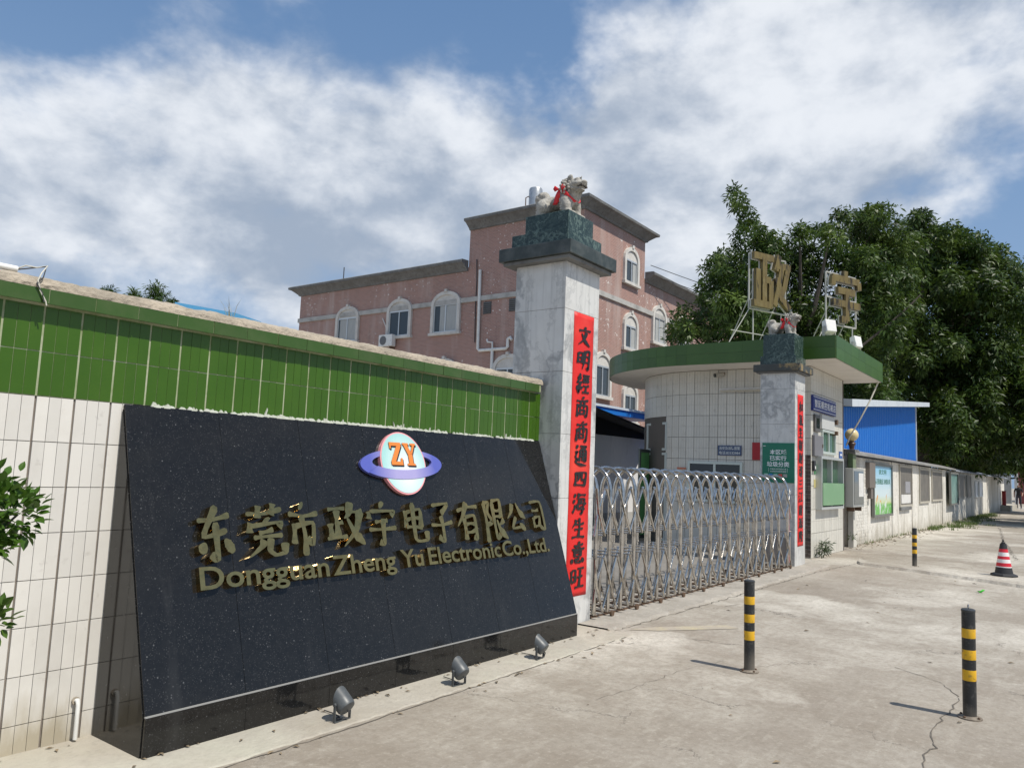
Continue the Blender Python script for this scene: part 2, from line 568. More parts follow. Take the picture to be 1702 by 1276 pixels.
def text_obj(name, body, m, parent, origin, right, upv, width=None, height=None, bold=0.0, depth=0.002):
    """Lettering fitted into width x height with its lower left corner at origin."""
    me = text_mesh(body, bold, 1.0)
    co = np.empty(len(me.vertices) * 3)
    me.vertices.foreach_get('co', co)
    co = co.reshape(-1, 3)
    lo, hi = co.min(0), co.max(0)
    sx = width / (hi[0] - lo[0]) if width else None
    sy = height / (hi[1] - lo[1]) if height else None
    sx = sx or sy
    sy = sy or sx
    r, u = np.array(right, float), np.array(upv, float)
    out = np.cross(r, u)
    p = np.array(origin, float) + np.outer((co[:, 0] - lo[0]) * sx, r) + np.outer((co[:, 1] - lo[1]) * sy, u) + np.outer((co[:, 2] + 1) * .5 * depth, out)
    me.vertices.foreach_set('co', p.ravel())
    me.update()
    return obj(name, me, m, parent)
LOBES1=[(29.13,6.63,9.05,0.64),(26.52,6.83,4.83,0.47),(31.31,6.55,8.15,0.54),(26.38,8.29,5.33,0.75),(28.28,12.58,7.23,0.68),(23.98,9.19,7.04,0.52),(26.20,8.30,6.88,0.54),(30.66,6.41,7.06,0.58),(32.06,7.67,6.13,0.70),(28.55,6.03,5.87,0.66),(30.23,6.00,4.81,0.69),(27.72,11.00,6.96,0.74),(27.49,9.22,7.60,0.75),(28.04,8.22,7.96,0.52),(27.33,9.02,9.56,0.81),(31.69,7.17,7.42,0.62),(27.02,7.50,7.22,0.64),(32.16,7.18,5.24,0.79),(28.21,7.89,9.40,0.66),(27.50,9.37,8.32,0.70),(25.62,6.44,9.37,0.46),(27.51,10.98,9.06,0.68),(24.44,8.58,6.73,0.56),(28.53,8.46,9.49,0.77),(27.24,6.82,6.60,0.76),(26.59,8.75,6.41,0.67),(27.64,6.44,7.54,0.48),(31.55,6.24,11.30,0.86),(31.55,6.39,3.97,0.69),(29.28,11.38,9.06,0.82),(28.10,9.73,9.51,0.79),(32.49,6.01,9.04,0.78),(31.48,5.98,9.85,0.73),(28.60,5.95,8.03,0.58),(32.85,6.63,7.05,0.85),(29.08,10.03,6.59,0.66),(28.65,5.36,7.35,0.71),(30.33,6.39,11.18,0.56),(24.58,9.14,6.78,0.65),(30.86,5.33,8.99,0.66),(27.62,6.84,5.84,0.64),(31.35,5.42,7.93,0.73),(25.96,9.24,8.11,0.74),(28.76,5.60,8.50,0.65),(26.98,7.48,6.25,0.49),(31.97,7.01,11.22,0.61),(28.57,11.94,7.45,0.65),(32.30,6.27,10.67,0.56),(32.05,7.00,4.54,0.79),(28.32,7.00,9.48,0.55),(30.49,8.70,7.31,0.69),(29.16,7.54,7.94,0.53),(28.91,5.57,4.16,0.67),(28.49,7.03,4.63,0.70),(31.53,7.41,6.97,0.84),(28.24,5.05,6.46,0.54),(31.77,5.65,10.47,0.81),(32.21,5.66,8.64,0.68),(28.10,5.87,9.07,0.64),(25.63,9.37,6.23,0.68),(25.06,8.35,8.12,0.69),(28.30,7.89,8.59,0.62),(28.71,10.23,8.24,0.76),(27.43,8.26,6.00,0.55),(27.82,7.40,6.84,0.49),(31.13,8.58,5.86,0.80),(29.10,8.76,5.52,0.73),(31.51,8.30,6.71,0.82),(31.99,6.63,5.62,0.74),(28.53,9.17,8.44,0.53),(28.65,11.07,9.86,0.64),(29.99,6.65,9.76,0.57),(27.70,10.39,12.28,0.25),(26.32,9.74,11.40,0.28),(27.75,10.17,11.55,0.30),(27.39,9.80,11.05,0.31),(27.18,9.55,10.59,0.33),(26.37,9.00,9.97,0.34),(27.34,9.04,9.95,0.39),(26.40,8.46,9.34,0.42),(25.72,9.25,9.98,0.25),(26.89,10.29,11.72,0.18),(27.57,7.83,10.34,0.32),(29.49,7.07,11.22,0.34),(28.09,6.43,10.80,0.25),(30.06,6.08,11.50,0.29),(30.28,5.78,11.56,0.27),(28.91,5.66,10.82,0.38),(26.77,7.71,9.88,0.38),(28.07,7.34,10.34,0.30),(26.25,10.47,9.26,0.26),(25.28,9.93,8.46,0.29),(25.14,10.63,8.01,0.23),(24.99,10.27,7.48,0.33),(25.99,11.65,7.54,0.22),(26.73,12.17,7.31,0.27),(24.82,11.48,6.52,0.21),(24.57,10.91,6.44,0.33),(26.17,12.14,6.48,0.20),(27.56,10.13,10.39,0.27)]
LOBES2=[(39.98,1.52,3.34,0.63),(44.21,2.39,5.90,0.80),(42.29,3.73,7.18,0.73),(42.32,4.87,9.68,1.09),(42.67,1.54,7.81,0.75),(39.75,4.34,9.97,0.98),(39.18,3.94,7.27,0.63),(39.90,5.24,12.11,1.05),(44.53,3.35,12.47,1.04),(44.70,3.14,4.01,1.01),(42.13,2.79,5.94,0.85),(41.52,4.49,3.62,0.98),(43.93,5.70,4.22,0.90),(43.62,4.18,3.78,0.88),(41.08,6.14,10.35,0.74),(43.38,1.57,6.13,0.86),(39.94,5.35,11.34,1.02),(39.32,3.11,10.24,0.94),(41.93,7.14,8.28,0.80),(39.61,6.09,3.97,0.92),(36.37,6.65,9.06,0.86),(38.99,6.14,5.95,0.66),(38.79,3.40,5.33,0.73),(40.83,7.49,8.99,0.99),(46.11,2.05,5.85,0.99),(41.83,4.49,11.47,0.80),(41.97,7.17,9.17,0.75),(41.41,3.74,9.42,0.71),(36.30,6.75,7.04,0.63),(39.45,6.80,6.64,1.04),(37.90,5.62,8.39,0.84),(43.62,3.77,5.15,0.78),(36.92,4.32,7.31,0.60),(41.87,4.91,12.86,0.78),(36.89,6.28,11.03,0.70),(39.62,4.00,8.35,0.87),(41.36,6.44,13.14,0.84),(41.53,7.08,10.75,0.97),(36.63,5.60,6.71,0.70),(37.72,4.79,3.31,0.87),(42.45,5.17,8.92,0.85),(35.81,5.95,11.35,0.91),(43.77,3.71,3.35,0.69),(40.91,2.84,8.13,0.81),(42.32,2.40,10.86,0.84),(47.00,1.75,5.36,1.06),(44.17,5.16,6.63,0.95),(41.54,3.27,6.26,0.85),(44.41,1.94,9.04,0.84),(40.49,3.68,11.97,0.66),(39.49,6.22,7.99,0.81),(44.43,2.98,6.83,1.04),(39.35,1.29,6.41,0.76),(45.43,3.15,7.57,1.08),(41.63,7.17,4.84,0.77),(37.28,5.84,4.60,0.83),(42.62,4.62,4.66,0.98),(40.04,5.22,10.69,0.66),(37.03,6.50,5.10,0.89),(43.60,2.60,9.60,0.99),(39.12,6.26,9.34,0.76),(40.24,5.49,6.53,0.86),(39.40,5.21,12.64,0.71),(42.85,2.00,3.75,0.89),(36.65,6.25,10.38,0.86),(42.55,5.28,10.19,0.79),(41.79,2.40,6.77,0.96),(40.83,3.14,9.54,0.71),(43.50,4.18,11.68,0.86),(40.42,5.86,11.15,0.80),(37.42,4.72,4.97,0.65),(39.65,4.33,6.73,0.95),(45.66,4.60,3.12,1.07),(43.98,2.41,8.30,1.03),(43.40,5.41,7.21,1.07),(39.93,6.09,11.58,0.92),(43.69,2.47,4.75,0.68),(39.24,3.27,7.41,0.97),(43.37,1.49,4.03,0.76),(39.52,5.21,7.63,0.84),(38.58,3.54,9.75,0.83),(41.43,1.93,6.19,0.71),(44.47,2.11,7.57,0.89),(40.71,4.07,12.56,0.86),(39.06,5.80,13.23,0.70),(46.00,1.99,10.00,0.75),(38.28,4.43,10.20,0.90),(44.19,6.10,4.74,0.94),(39.59,3.74,6.00,0.89),(39.39,2.26,9.38,0.85),(42.39,2.89,11.42,0.76),(37.19,4.57,4.26,0.90),(39.20,6.55,7.12,0.73),(39.37,3.29,4.28,0.95),(41.76,2.39,3.94,0.96),(38.31,6.97,5.97,0.80),(39.69,6.66,13.64,0.32),(38.01,5.83,13.49,0.33),(38.38,5.56,13.67,0.30),(39.35,5.84,13.50,0.45),(41.25,5.34,13.66,0.41),(38.46,4.55,12.86,0.32),(41.59,4.49,13.62,0.35),(41.29,4.34,13.08,0.46),(39.73,3.48,12.26,0.33),(41.97,3.19,12.56,0.34),(42.09,2.79,12.63,0.26),(42.29,3.10,12.13,0.40),(41.35,3.39,12.09,0.39),(41.35,2.22,11.43,0.28),(42.34,2.06,11.01,0.39),(39.71,3.83,12.36,0.27)]
LOBES3=[(52.11,5.94,3.87,0.94),(51.62,3.34,5.35,1.00),(58.44,1.26,4.49,0.93),(55.28,4.32,3.40,0.74),(54.12,2.67,3.87,0.70),(57.10,2.09,4.40,1.09),(53.36,5.03,3.12,1.09),(53.50,1.84,5.38,0.76),(54.63,3.54,4.81,0.86),(53.89,5.37,3.83,1.09),(56.95,3.08,5.25,0.97),(55.36,5.93,3.27,0.75),(54.73,4.69,4.09,0.96),(52.61,7.53,3.63,0.74),(52.26,2.91,3.33,0.69),(52.61,5.13,4.64,0.94),(55.59,2.61,5.76,1.02),(53.52,2.33,4.94,0.85),(55.90,4.28,5.25,1.09),(53.58,3.25,4.06,0.82),(58.61,1.90,3.73,1.13),(53.88,1.32,3.07,0.87),(53.56,6.91,3.88,0.88),(54.42,2.70,4.51,0.85),(54.63,7.27,3.28,0.96),(54.73,6.62,3.44,1.12),(53.51,5.72,4.55,0.99),(55.27,4.49,4.67,1.01),(56.19,2.41,3.45,0.77),(51.67,3.54,3.33,0.97),(54.50,1.55,4.81,0.79),(56.48,1.44,5.57,0.75),(54.50,2.69,2.99,0.94),(54.36,3.89,3.99,0.82),(56.56,1.32,3.77,0.79),(53.19,1.96,2.87,0.93),(56.50,4.81,5.53,0.99),(55.16,4.67,2.95,1.05),(54.43,6.59,4.37,1.12),(58.77,1.77,4.09,0.78),(53.32,1.57,3.85,0.78),(52.81,6.05,3.04,0.96),(56.63,2.68,3.57,1.00),(54.99,1.20,2.70,0.83)]

# ------------------------------------------------------------------ special materials
def nodes_of(name, rough=0.5, spec=0.5, metal=0.0):
    m = bpy.data.materials.new(name)
    m.use_nodes = True
    t = m.node_tree
    b = t.nodes['Principled BSDF']
    b.inputs['Roughness'].default_value = rough
    b.inputs['Specular IOR Level'].default_value = spec
    b.inputs['Metallic'].default_value = metal
    return m, t, b


class NT:
    def __init__(s, t):
        s.t = t
        s.pos = s.n('ShaderNodeNewGeometry').outputs['Position']

    def n(s, ty, **k):
        q = s.t.nodes.new(ty)
        for a, v in k.items():
            setattr(q, a, v)
        return q

    def l(s, a, b):
        s.t.links.new(a, b)

    def vmul(s, v, k):
        q = s.n('ShaderNodeVectorMath', operation='MULTIPLY')
        s.l(v, q.inputs[0])
        q.inputs[1].default_value = k
        return q.outputs[0]

    def vadd(s, a, b):
        q = s.n('ShaderNodeVectorMath', operation='ADD')
        s.l(a, q.inputs[0])
        s.l(b, q.inputs[1])
        return q.outputs[0]

    def math(s, op, a, b=None, clamp=False):
        q = s.n('ShaderNodeMath', operation=op, use_clamp=clamp)
        for i, v in enumerate((a, b)):
            if v is None:
                continue
            if isinstance(v, (int, float)):
                q.inputs[i].default_value = v
            else:
                s.l(v, q.inputs[i])
        return q.outputs[0]

    def noise(s, scale, detail=5, rough=.6, vec=None, out='Fac', dist=0.0):
        q = s.n('ShaderNodeTexNoise')
        q.inputs['Scale'].default_value = scale
        q.inputs['Detail'].default_value = detail
        q.inputs['Roughness'].default_value = rough
        q.inputs['Distortion'].default_value = dist
        s.l(vec if vec is not None else s.pos, q.inputs['Vector'])
        return q.outputs[out]

    def ramp(s, f, lo, hi, a=0.0, b=1.0, smooth=False):
        q = s.n('ShaderNodeMapRange')
        if smooth:
            q.interpolation_type = 'SMOOTHSTEP'
        q.inputs['From Min'].default_value = lo
        q.inputs['From Max'].default_value = hi
        q.inputs['To Min'].default_value = a
        q.inputs['To Max'].default_value = b
        s.l(f, q.inputs['Value'])
        return q.outputs[0]

    def mix(s, f, a, b, mode='MIX'):
        q = s.n('ShaderNodeMix', data_type='RGBA', blend_type=mode)
        if isinstance(f, (int, float)):
            q.inputs[0].default_value = f
        else:
            s.l(f, q.inputs[0])
        for i, v in ((6, a), (7, b)):
            if isinstance(v, tuple):
                q.inputs[i].default_value = (*v, 1)
            else:
                s.l(v, q.inputs[i])
        return q.outputs[2]

    def bump(s, h, strength, dist, b):
        q = s.n('ShaderNodeBump')
        q.inputs['Strength'].default_value = strength
        q.inputs['Distance'].default_value = dist
        s.l(h, q.inputs['Height'])
        s.l(q.outputs[0], b.inputs['Normal'])


def granite():
    m, t, b = nodes_of('black granite', 0.07, 0.42)
    g = NT(t)
    vo = g.n('ShaderNodeTexVoronoi')
    vo.inputs['Scale'].default_value = 150
    g.l(g.pos, vo.inputs['Vector'])
    hs = g.n('ShaderNodeSeparateColor')
    g.l(vo.outputs['Color'], hs.inputs[0])
    fleck = g.math('MULTIPLY', g.math('MULTIPLY', g.ramp(hs.outputs[0], .70, 1.0), g.ramp(g.noise(5, 4, .7), .35, .7, .25, 1.2)), g.ramp(vo.outputs['Distance'], .55, .1))
    vo2 = g.n('ShaderNodeTexVoronoi')
    vo2.inputs['Scale'].default_value = 62
    g.l(g.pos, vo2.inputs['Vector'])
    h2 = g.n('ShaderNodeSeparateColor')
    g.l(vo2.outputs['Color'], h2.inputs[0])
    big = g.math('MULTIPLY', g.ramp(h2.outputs[1], .93, .99), g.ramp(vo2.outputs['Distance'], .34, .1))
    c = g.mix(g.noise(26, 5, .7), (.002, .0022, .0026), (.019, .0188, .0185))
    c = g.mix(g.ramp(g.noise(2.2, 4), .35, .7, 0, .5), c, (.012, .012, .0122))
    c = g.mix(fleck, c, (.085, .085, .086))
    c = g.mix(big, c, (.12, .122, .125))
    c = g.mix(g.ramp(g.noise(1.7, 5, .65, g.vmul(g.pos, (3, 1, .35))), .58, .80, 0, .30), c, (.055, .055, .055))
    g.l(c, b.inputs['Base Color'])
    g.l(g.ramp(g.noise(3.5, 5), .35, .75, .045, .16), b.inputs['Roughness'])
    return m


def marble(name, base, vein, dirty, scale, rough, amt=.8, stretch=(1, 1, .45)):
    m, t, b = nodes_of(name, rough, .5)
    g = NT(t)
    w = g.vadd(g.vmul(g.pos, stretch), g.vmul(g.noise(1.6, 5, .6, out='Color'), (.9, .9, .9)))
    n1 = g.noise(scale, 4, .5, w)
    v = g.ramp(g.math('ABSOLUTE', g.math('SUBTRACT', n1, .5)), .035, 0.0)
    n2 = g.noise(scale * 2.7, 5, .6, w)
    v2 = g.ramp(g.math('ABSOLUTE', g.math('SUBTRACT', n2, .5)), .05, 0.0)
    c = g.mix(g.ramp(g.noise(2.5, 6, .65), .3, .75, 0, .75), base, dirty)
    c = g.mix(g.math('MULTIPLY', v, amt), c, vein)
    c = g.mix(g.math('MULTIPLY', v2, amt * .45), c, vein)
    # rain streaks
    st = g.noise(5, 5, .6, g.vmul(g.pos, (4, 4, .18)))
    c = g.mix(g.ramp(st, .50, .78, 0, .55), c, tuple(x * .50 for x in dirty))
    g.l(c, b.inputs['Base Color'])
    return m


def ground_mat():
    m, t, b = nodes_of('worn concrete', .85, .3)
    g = NT(t)
    c = g.mix(g.ramp(g.noise(.42, 6, .62), .36, .66), (.275, .240, .198), (.460, .425, .365))
    c = g.mix(g.ramp(g.noise(2.4, 7, .68, g.vmul(g.pos, (1, .62, 1))), .42, .72, 0, .7), c, (.235, .198, .155))
    c = g.mix(g.ramp(g.noise(.33, 5, .6, g.vadd(g.pos, g.vmul(g.noise(.9, 4, .6, out='Color'), (1.5, 1.5, 0)))), .50, .62, 0, .9), c, (.60, .565, .495))
    c = g.mix(g.ramp(g.noise(7, 6, .7), .55, .75, 0, .45), c, (.54, .50, .425))
    # drag streaks along the lane
    c = g.mix(g.ramp(g.noise(6, 6, .65, g.vmul(g.pos, (.22, 1.6, 1))), .55, .78, 0, .5), c, (.50, .465, .40))
    c = g.mix(g.ramp(g.noise(4, 5, .6, g.vmul(g.pos, (.3, 2.2, 1))), .60, .80, 0, .55), c, (.205, .175, .138))
    c = g.mix(g.ramp(g.noise(16, 6, .72), .44, .70, 0, .55), c, (.21, .178, .14))
    c = g.mix(g.ramp(g.noise(42, 5, .72), .5, .74, 0, .45), c, (.175, .15, .118))
    c = g.mix(g.ramp(g.noise(30, 5, .72), .56, .74, 0, .45), c, (.57, .53, .46))
    c = g.mix(g.ramp(g.noise(160, 3, .7), .60, .72, 0, .55), c, (.15, .13, .11))
    c = g.mix(g.ramp(g.noise(90, 3, .7), .66, .76, 0, .6), c, (.62, .60, .56))
    # hairline crazing
    vo = g.n('ShaderNodeTexVoronoi', feature='DISTANCE_TO_EDGE')
    vo.inputs['Scale'].default_value = .55
    g.l(g.vadd(g.pos, g.vmul(g.noise(1.8, 6, .65, out='Color'), (1.1, 1.1, 0))), vo.inputs['Vector'])
    cr = g.math('MULTIPLY', g.ramp(vo.outputs['Distance'], .006, .0015), g.ramp(g.noise(.8, 3), .5, .62))
    c = g.mix(g.math('MULTIPLY', cr, .7), c, (.10, .088, .075))
    g.l(c, b.inputs['Base Color'])
    h = g.math('ADD', g.math('MULTIPLY', g.noise(35, 6, .7), .5), g.math('SUBTRACT', g.noise(3, 5), cr))
    g.bump(h, .5, .012, b)
    return m


def brick_face():
    """Small pink wall tiles, stained by the rain, with lost tiles showing white."""
    m, t, b = nodes_of('pink facade tile', .55, .35)
    g = NT(t)
    sp = g.n('ShaderNodeSeparateXYZ')
    g.l(g.pos, sp.inputs[0])
    cb = g.n('ShaderNodeCombineXYZ')
    g.l(g.math('ADD', sp.outputs[0], sp.outputs[1]), cb.inputs[0])
    g.l(sp.outputs[2], cb.inputs[1])
    br = g.n('ShaderNodeTexBrick')
    g.l(cb.outputs[0], br.inputs['Vector'])
    br.inputs['Scale'].default_value = 1.0
    br.inputs['Brick Width'].default_value = .22
    br.inputs['Row Height'].default_value = .075
    br.inputs['Mortar Size'].default_value = .009
    br.inputs['Color1'].default_value = (.365, .200, .158, 1)
    br.inputs['Color2'].default_value = (.262, .148, .122, 1)
    br.inputs['Mortar'].default_value = (.43, .34, .30, 1)
    c = g.mix(g.ramp(g.noise(.5, 5), .35, .7, 0, .5), br.outputs['Color'], (.40, .235, .195))
    c = g.mix(g.ramp(g.noise(1.3, 5, .6, g.vmul(g.pos, (1, 1, .12))), .52, .74, 0, .75), c, (.47, .38, .34))
    c = g.mix(g.ramp(g.noise(1.6, 5, .6, g.vmul(g.pos, (1, 1, .1))), .62, .8, 0, .5), c, (.12, .085, .075))
    chips = g.math('MULTIPLY', g.ramp(g.noise(6.5, 2, .5), .665, .675), g.ramp(g.noise(.42, 2), .49, .56))
    c = g.mix(chips, c, (.72, .68, .64))
    g.l(c, b.inputs['Base Color'])
    return m


M_granite = granite()
M_marble = marble('white marble', (.66, .66, .64), (.26, .265, .265), (.50, .495, .47), 1.0, .35, .75, (1, 1, .35))
M_gmarble = marble('dark green marble', (.012, .032, .028), (.15, .21, .18), (.028, .045, .040), 5.5, .22, .7, (1, 1, .8))
M_ground = ground_mat()
M_facade = brick_face()
DIRT = (.23, .20, .155)
M_wtile = mat('white wall tile', (.66, .635, .585), .33, layers=((2.2, 6, .52, .80, (.50, .47, .42), .55), (14, 5, .62, .76, (.40, .37, .33), .5), (5, 6, .60, .78, (.46, .42, .35), .6, (1, 1, .14))), rand=.06, bump=(9, .06, .01), splash=(.30, (.33, .28, .185), .8))
M_gtile = mat('green wall tile', (.040, .102, .006), .24, spec=.38, layers=((3, 5, .45, .8, (.054, .122, .009), .8), (20, 4, .66, .80, (.12, .16, .06), .4, (1, 1, .12))), rand=.05, bump=(7, .08, .01))
M_joint_d = mat('dark joint', (.20, .17, .145), .9, layers=((6, 5, .45, .7, (.32, .29, .25), .8),))
M_joint_g = mat('pale joint', (.36, .40, .26), .9, layers=((4, 5, .42, .66, (.17, .22, .08), .9), (9, 4, .5, .7, (.46, .46, .36), .8)))
M_mortar = mat('rough mortar', (.43, .37, .29), .95, layers=((5, 6, .4, .7, (.25, .22, .175), .9), (28, 5, .5, .7, (.24, .21, .17), .6)), bump=(38, .9, .02))
M_cement = mat('pale cement', (.47, .435, .365), .9, layers=((1.1, 6, .42, .62, (.34, .305, .25), .85), (9, 6, .46, .70, (.30, .27, .22), .6), (2.5, 6, .4, .7, (.40, .37, .315), .9), (25, 5, .55, .72, (.30, .27, .23), .55), (1.3, 4, .5, .7, (.45, .45, .36), .5)), bump=(40, .5, .01))
M_gold = mat('polished brass', (.56, .385, .145), .11, metal=1.0, layers=((18, 4, .4, .7, (.38, .255, .095), .8),), bump=(3.2, .22, .05))
M_goldside = M_gold
M_steel = mat('stainless steel', (.62, .60, .57), .14, metal=1.0, layers=((14, 5, .45, .72, (.22, .195, .16), .8),))
M_darksteel = mat('rusty steel', (.14, .095, .065), .6, metal=.4, layers=((20, 4, .4, .65, (.17, .095, .05), .8),))
M_red = mat('red paper', (.70, .018, .013), .55, layers=((4, 5, .45, .75, (.62, .02, .02), .7, (1, 1, .5)), (1.5, 4, .5, .7, (.86, .09, .05), .5)))
M_ink = mat('black ink', (.012, .010, .010), .5)
M_stone = mat('carved stone', (.44, .42, .375), .85, layers=((14, 6, .42, .66, (.24, .225, .195), .95), (50, 4, .5, .7, (.13, .12, .105), .6)), bump=(55, .8, .01))
M_ribbon = mat('red ribbon', (.70, .012, .02), .38, layers=((12, 3, .4, .7, (.45, .008, .012), .7),))
M_black = mat('black paint', (.018, .020, .022), .42, layers=((25, 5, .54, .70, (.10, .10, .095), .7), (90, 3, .64, .72, (.22, .21, .19), .6)), splash=(.16, (.17, .15, .12), .75))
M_yellow = mat('yellow band', (.74, .42, .014), .4, layers=((26, 5, .56, .68, (.30, .19, .04), .9), (6, 4, .5, .7, (.60, .36, .04), .6)))
M_whiteplastic = mat('white plastic', (.74, .74, .71), .4, layers=((6, 4, .5, .75, (.52, .50, .45), .6),))
M_whitepaint = mat('white paint', (.70, .69, .66), .6, layers=((3, 6, .5, .72, (.50, .48, .44), .7), (12, 5, .6, .75, (.33, .31, .28), .5)))
M_concrete = mat('stained concrete', (.19, .195, .195), .9, layers=((1.6, 6, .40, .66, (.13, .13, .125), .9), (8, 6, .5, .72, (.07, .07, .068), .7)), bump=(12, .4, .02))
M_glass = mat('dark window glass', (.018, .025, .026), .06, spec=.6)
M_alu = mat('aluminium frame', (.62, .64, .64), .42, metal=.6)
M_green_paint = mat('faded green paint', (.17, .33, .17), .4, layers=((5, 5, .5, .75, (.26, .40, .24), .6),))
M_blue_sheet = mat('blue sheet metal', (.014, .165, .56), .42, layers=((3, 5, .5, .75, (.03, .19, .60), .6),))
M_white_sheet = mat('pale sheet metal', (.58, .63, .68), .45, layers=((3, 5, .5, .75, (.40, .45, .50), .6),))

# ------------------------------------------------------------------ ground
gm = MB()
gm.add([(-400, -400, 0), (1500, -400, 0), (1500, 700, 0), (-400, 700, 0)], [(0, 1, 2, 3)])
ground = struct(gm.build('ground', M_ground))


def rough_strip(name, x0, x1, y0, y1, z, m, step, amp, seed, parent=None):
    """A slab with ragged long edges."""
    rnd = random.Random(seed)
    n = max(2, int((x1 - x0) / step))
    mb = MB()
    for i in range(n + 1):
        x = x0 + (x1 - x0) * i / n
        a = y0 + rnd.uniform(-amp, amp)
        b = y1 + rnd.uniform(-amp, amp) * .3
        mb.v += [(x, a - z * .9, -.002), (x, a, z), (x, b, z)]
    for i in range(n):
        o = 3 * i
        mb.f += [(o, o + 3, o + 4, o + 1), (o + 1, o + 4, o + 5, o + 2)]
    return mb.build(name, m, parent)


struct(rough_strip('footing_strip', -1.0, 6.62, 3.42, 4.26, .008, M_cement, .06, .012, 3))
struct(rough_strip('gate_track', 6.60, 14.4, 3.66, 4.75, .022, mat('track concrete', (.36, .33, .285), .92, layers=((2.5, 6, .4, .7, (.25, .225, .19), .9), (22, 5, .52, .7, (.46, .43, .38), .6)), bump=(30, .6, .015)), .09, .03, 5))
mb = MB()
for y in (4.05, 4.35):
    mb.box(6.75, 13.5, y - .012, y + .012, .015, .034)
struct(mb.build('gate_rail', M_darksteel))


yg = MB()  # separate sheet over the yard; its darker colour stands in for shade
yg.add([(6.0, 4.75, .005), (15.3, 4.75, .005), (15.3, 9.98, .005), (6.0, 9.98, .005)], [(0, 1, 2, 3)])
struct(yg.build('yard_ground_shade', mat('shade-darkened yard concrete', (.215, .198, .175), .9, layers=((1.2, 6, .4, .7, (.15, .138, .12), .9), (18, 5, .5, .7, (.28, .26, .23), .6)), bump=(30, .4, .01))))


def crack(pts, w, seed, z=.0035, m=None, jag=.03):
    rnd = random.Random(seed)
    fine = []
    for (a, b) in zip(pts, pts[1:]):
        a = Vector(a)
        b = Vector(b)
        n = max(2, int((b - a).length / .07))
        for k in range(n):
            p = a.lerp(b, k / n)
            fine.append(p + Vector((rnd.uniform(-jag, jag), rnd.uniform(-jag, jag))))
    fine.append(Vector(pts[-1]))
    mb = MB()
    for i, p in enumerate(fine):
        d = (fine[min(i + 1, len(fine) - 1)] - fine[max(i - 1, 0)])
        d = d.normalized() if d.length > 1e-6 else Vector((1, 0))
        nn = Vector((-d.y, d.x)) * w * rnd.uniform(.25, 1.0) * .5
        mb.v += [(p.x + nn.x, p.y + nn.y, z), (p.x - nn.x, p.y - nn.y, z)]
    for i in range(len(fine) - 1):
        mb.f.append((2 * i, 2 * i + 2, 2 * i + 3, 2 * i + 1))
    return mb.build('crack', m or M_crack, ground)


M_crack = mat('crack dirt', (.12, .105, .088), 1.0, layers=((20, 4, .4, .7, (.16, .145, .12), .8),))
crack([(6.5, .76), (6.02, .78), (5.51, .81), (5.31, .77), (5.2, .74), (5.08, .77), (4.79, .74), (4.3, .72), (3.7, .6)], .011, 1, jag=.014)
crack([(6.5, .76), (6.9, .95), (7.15, 1.3)], .009, 2, jag=.02)
crack([(6.63, 3.62), (8.2, 3.60), (10.0, 3.58), (12.2, 3.58), (13.5, 3.55), (15.3, 3.42)], .018, 3, jag=.02)
crack([(-.5, 3.40), (1.5, 3.39), (3.2, 3.38), (4.8, 3.40), (6.6, 3.42)], .012, 4, jag=.01)
crack([(4.6, 2.62), (5.6, 2.55), (6.3, 2.42)], .004, 5, jag=.02)
crack([(19.5, 1.2), (26, 1.9), (34, 2.6)], .03, 8, jag=.05)
crack([(19.3, .4), (27, .2)], .03, 9, jag=.05)
# slab edge of the crossover: a low ragged step, with worn yellow paint on part of its edge
pts = [(15.45, 3.40), (15.27, 3.33), (15.07, 2.79), (14.85, 2.2), (14.61, 1.64), (14.40, 1.2), (14.22, .79), (13.8, -.2), (13.2, -1.6), (12.2, -4)]
mb = MB()
rnd = random.Random(4)
for i in range(len(pts) - 1):
    for k in range(8):
        t = k / 8
        x = pts[i][0] * (1 - t) + pts[i + 1][0] * t + rnd.uniform(-.015, .015)
        y = pts[i][1] * (1 - t) + pts[i + 1][1] * t
        mb.v += [(x - .06, y, -.004), (x, y, .045), (x + .55, y + .1, .047), (x + .9, y + .15, -.004)]
nn = len(mb.v) // 4
for i in range(nn - 1):
    o = 4 * i
    mb.f += [(o, o + 1, o + 5, o + 4), (o + 1, o + 2, o + 6, o + 5), (o + 2, o + 3, o + 7, o + 6)]
struct(mb.build('slab_edge', M_ground))
M_oldyellow = mat('worn yellow line', (.46, .405, .265), .85, layers=((5, 6, .34, .56, (.39, .345, .28), 1.0), (30, 5, .44, .62, (.36, .315, .25), .9)))
mb = MB()
mb.add([(6.80, 3.55, .004), (6.98, 3.32, .004), (7.70, 2.80, .004), (7.78, 2.95, .004), (7.06, 3.46, .004)], [(0, 1, 2, 3, 4)])
struct(mb.build('painted_line', M_oldyellow))
# ------------------------------------------------------------------ boundary wall with tiles
wall = thing('boundary_wall', 'long wall of white tiles with green tiled top band and green coping behind the black sign', 'wall', (3, 4.3, 0))
MB().box(-3.0, 6.10, 4.262, 4.50, 0, 1.7585).build('wall_core', M_joint_d, wall)
MB().box(-3.0, 6.10, 4.2535, 4.4995, 1.7595, 2.24).build('upper_core', M_joint_g, wall)
TW, GP = .0572, .1875
rows = [(.0, .141), (.145, .374), (.378, .608), (.612, .838), (.842, 1.069), (1.073, 1.299), (1.303, 1.528), (1.532, 1.757)]
grows = [(1.763, 1.983), (1.989, 2.216)]
tile_mesh = {}


def tile_data(w, h, m, key):
    if key not in tile_mesh:
        me = MB().box(-w / 2, w / 2, 0, .012, -h / 2, h / 2).mesh()
        me.materials.append(m)
        tile_mesh[key] = me
    return tile_mesh[key]


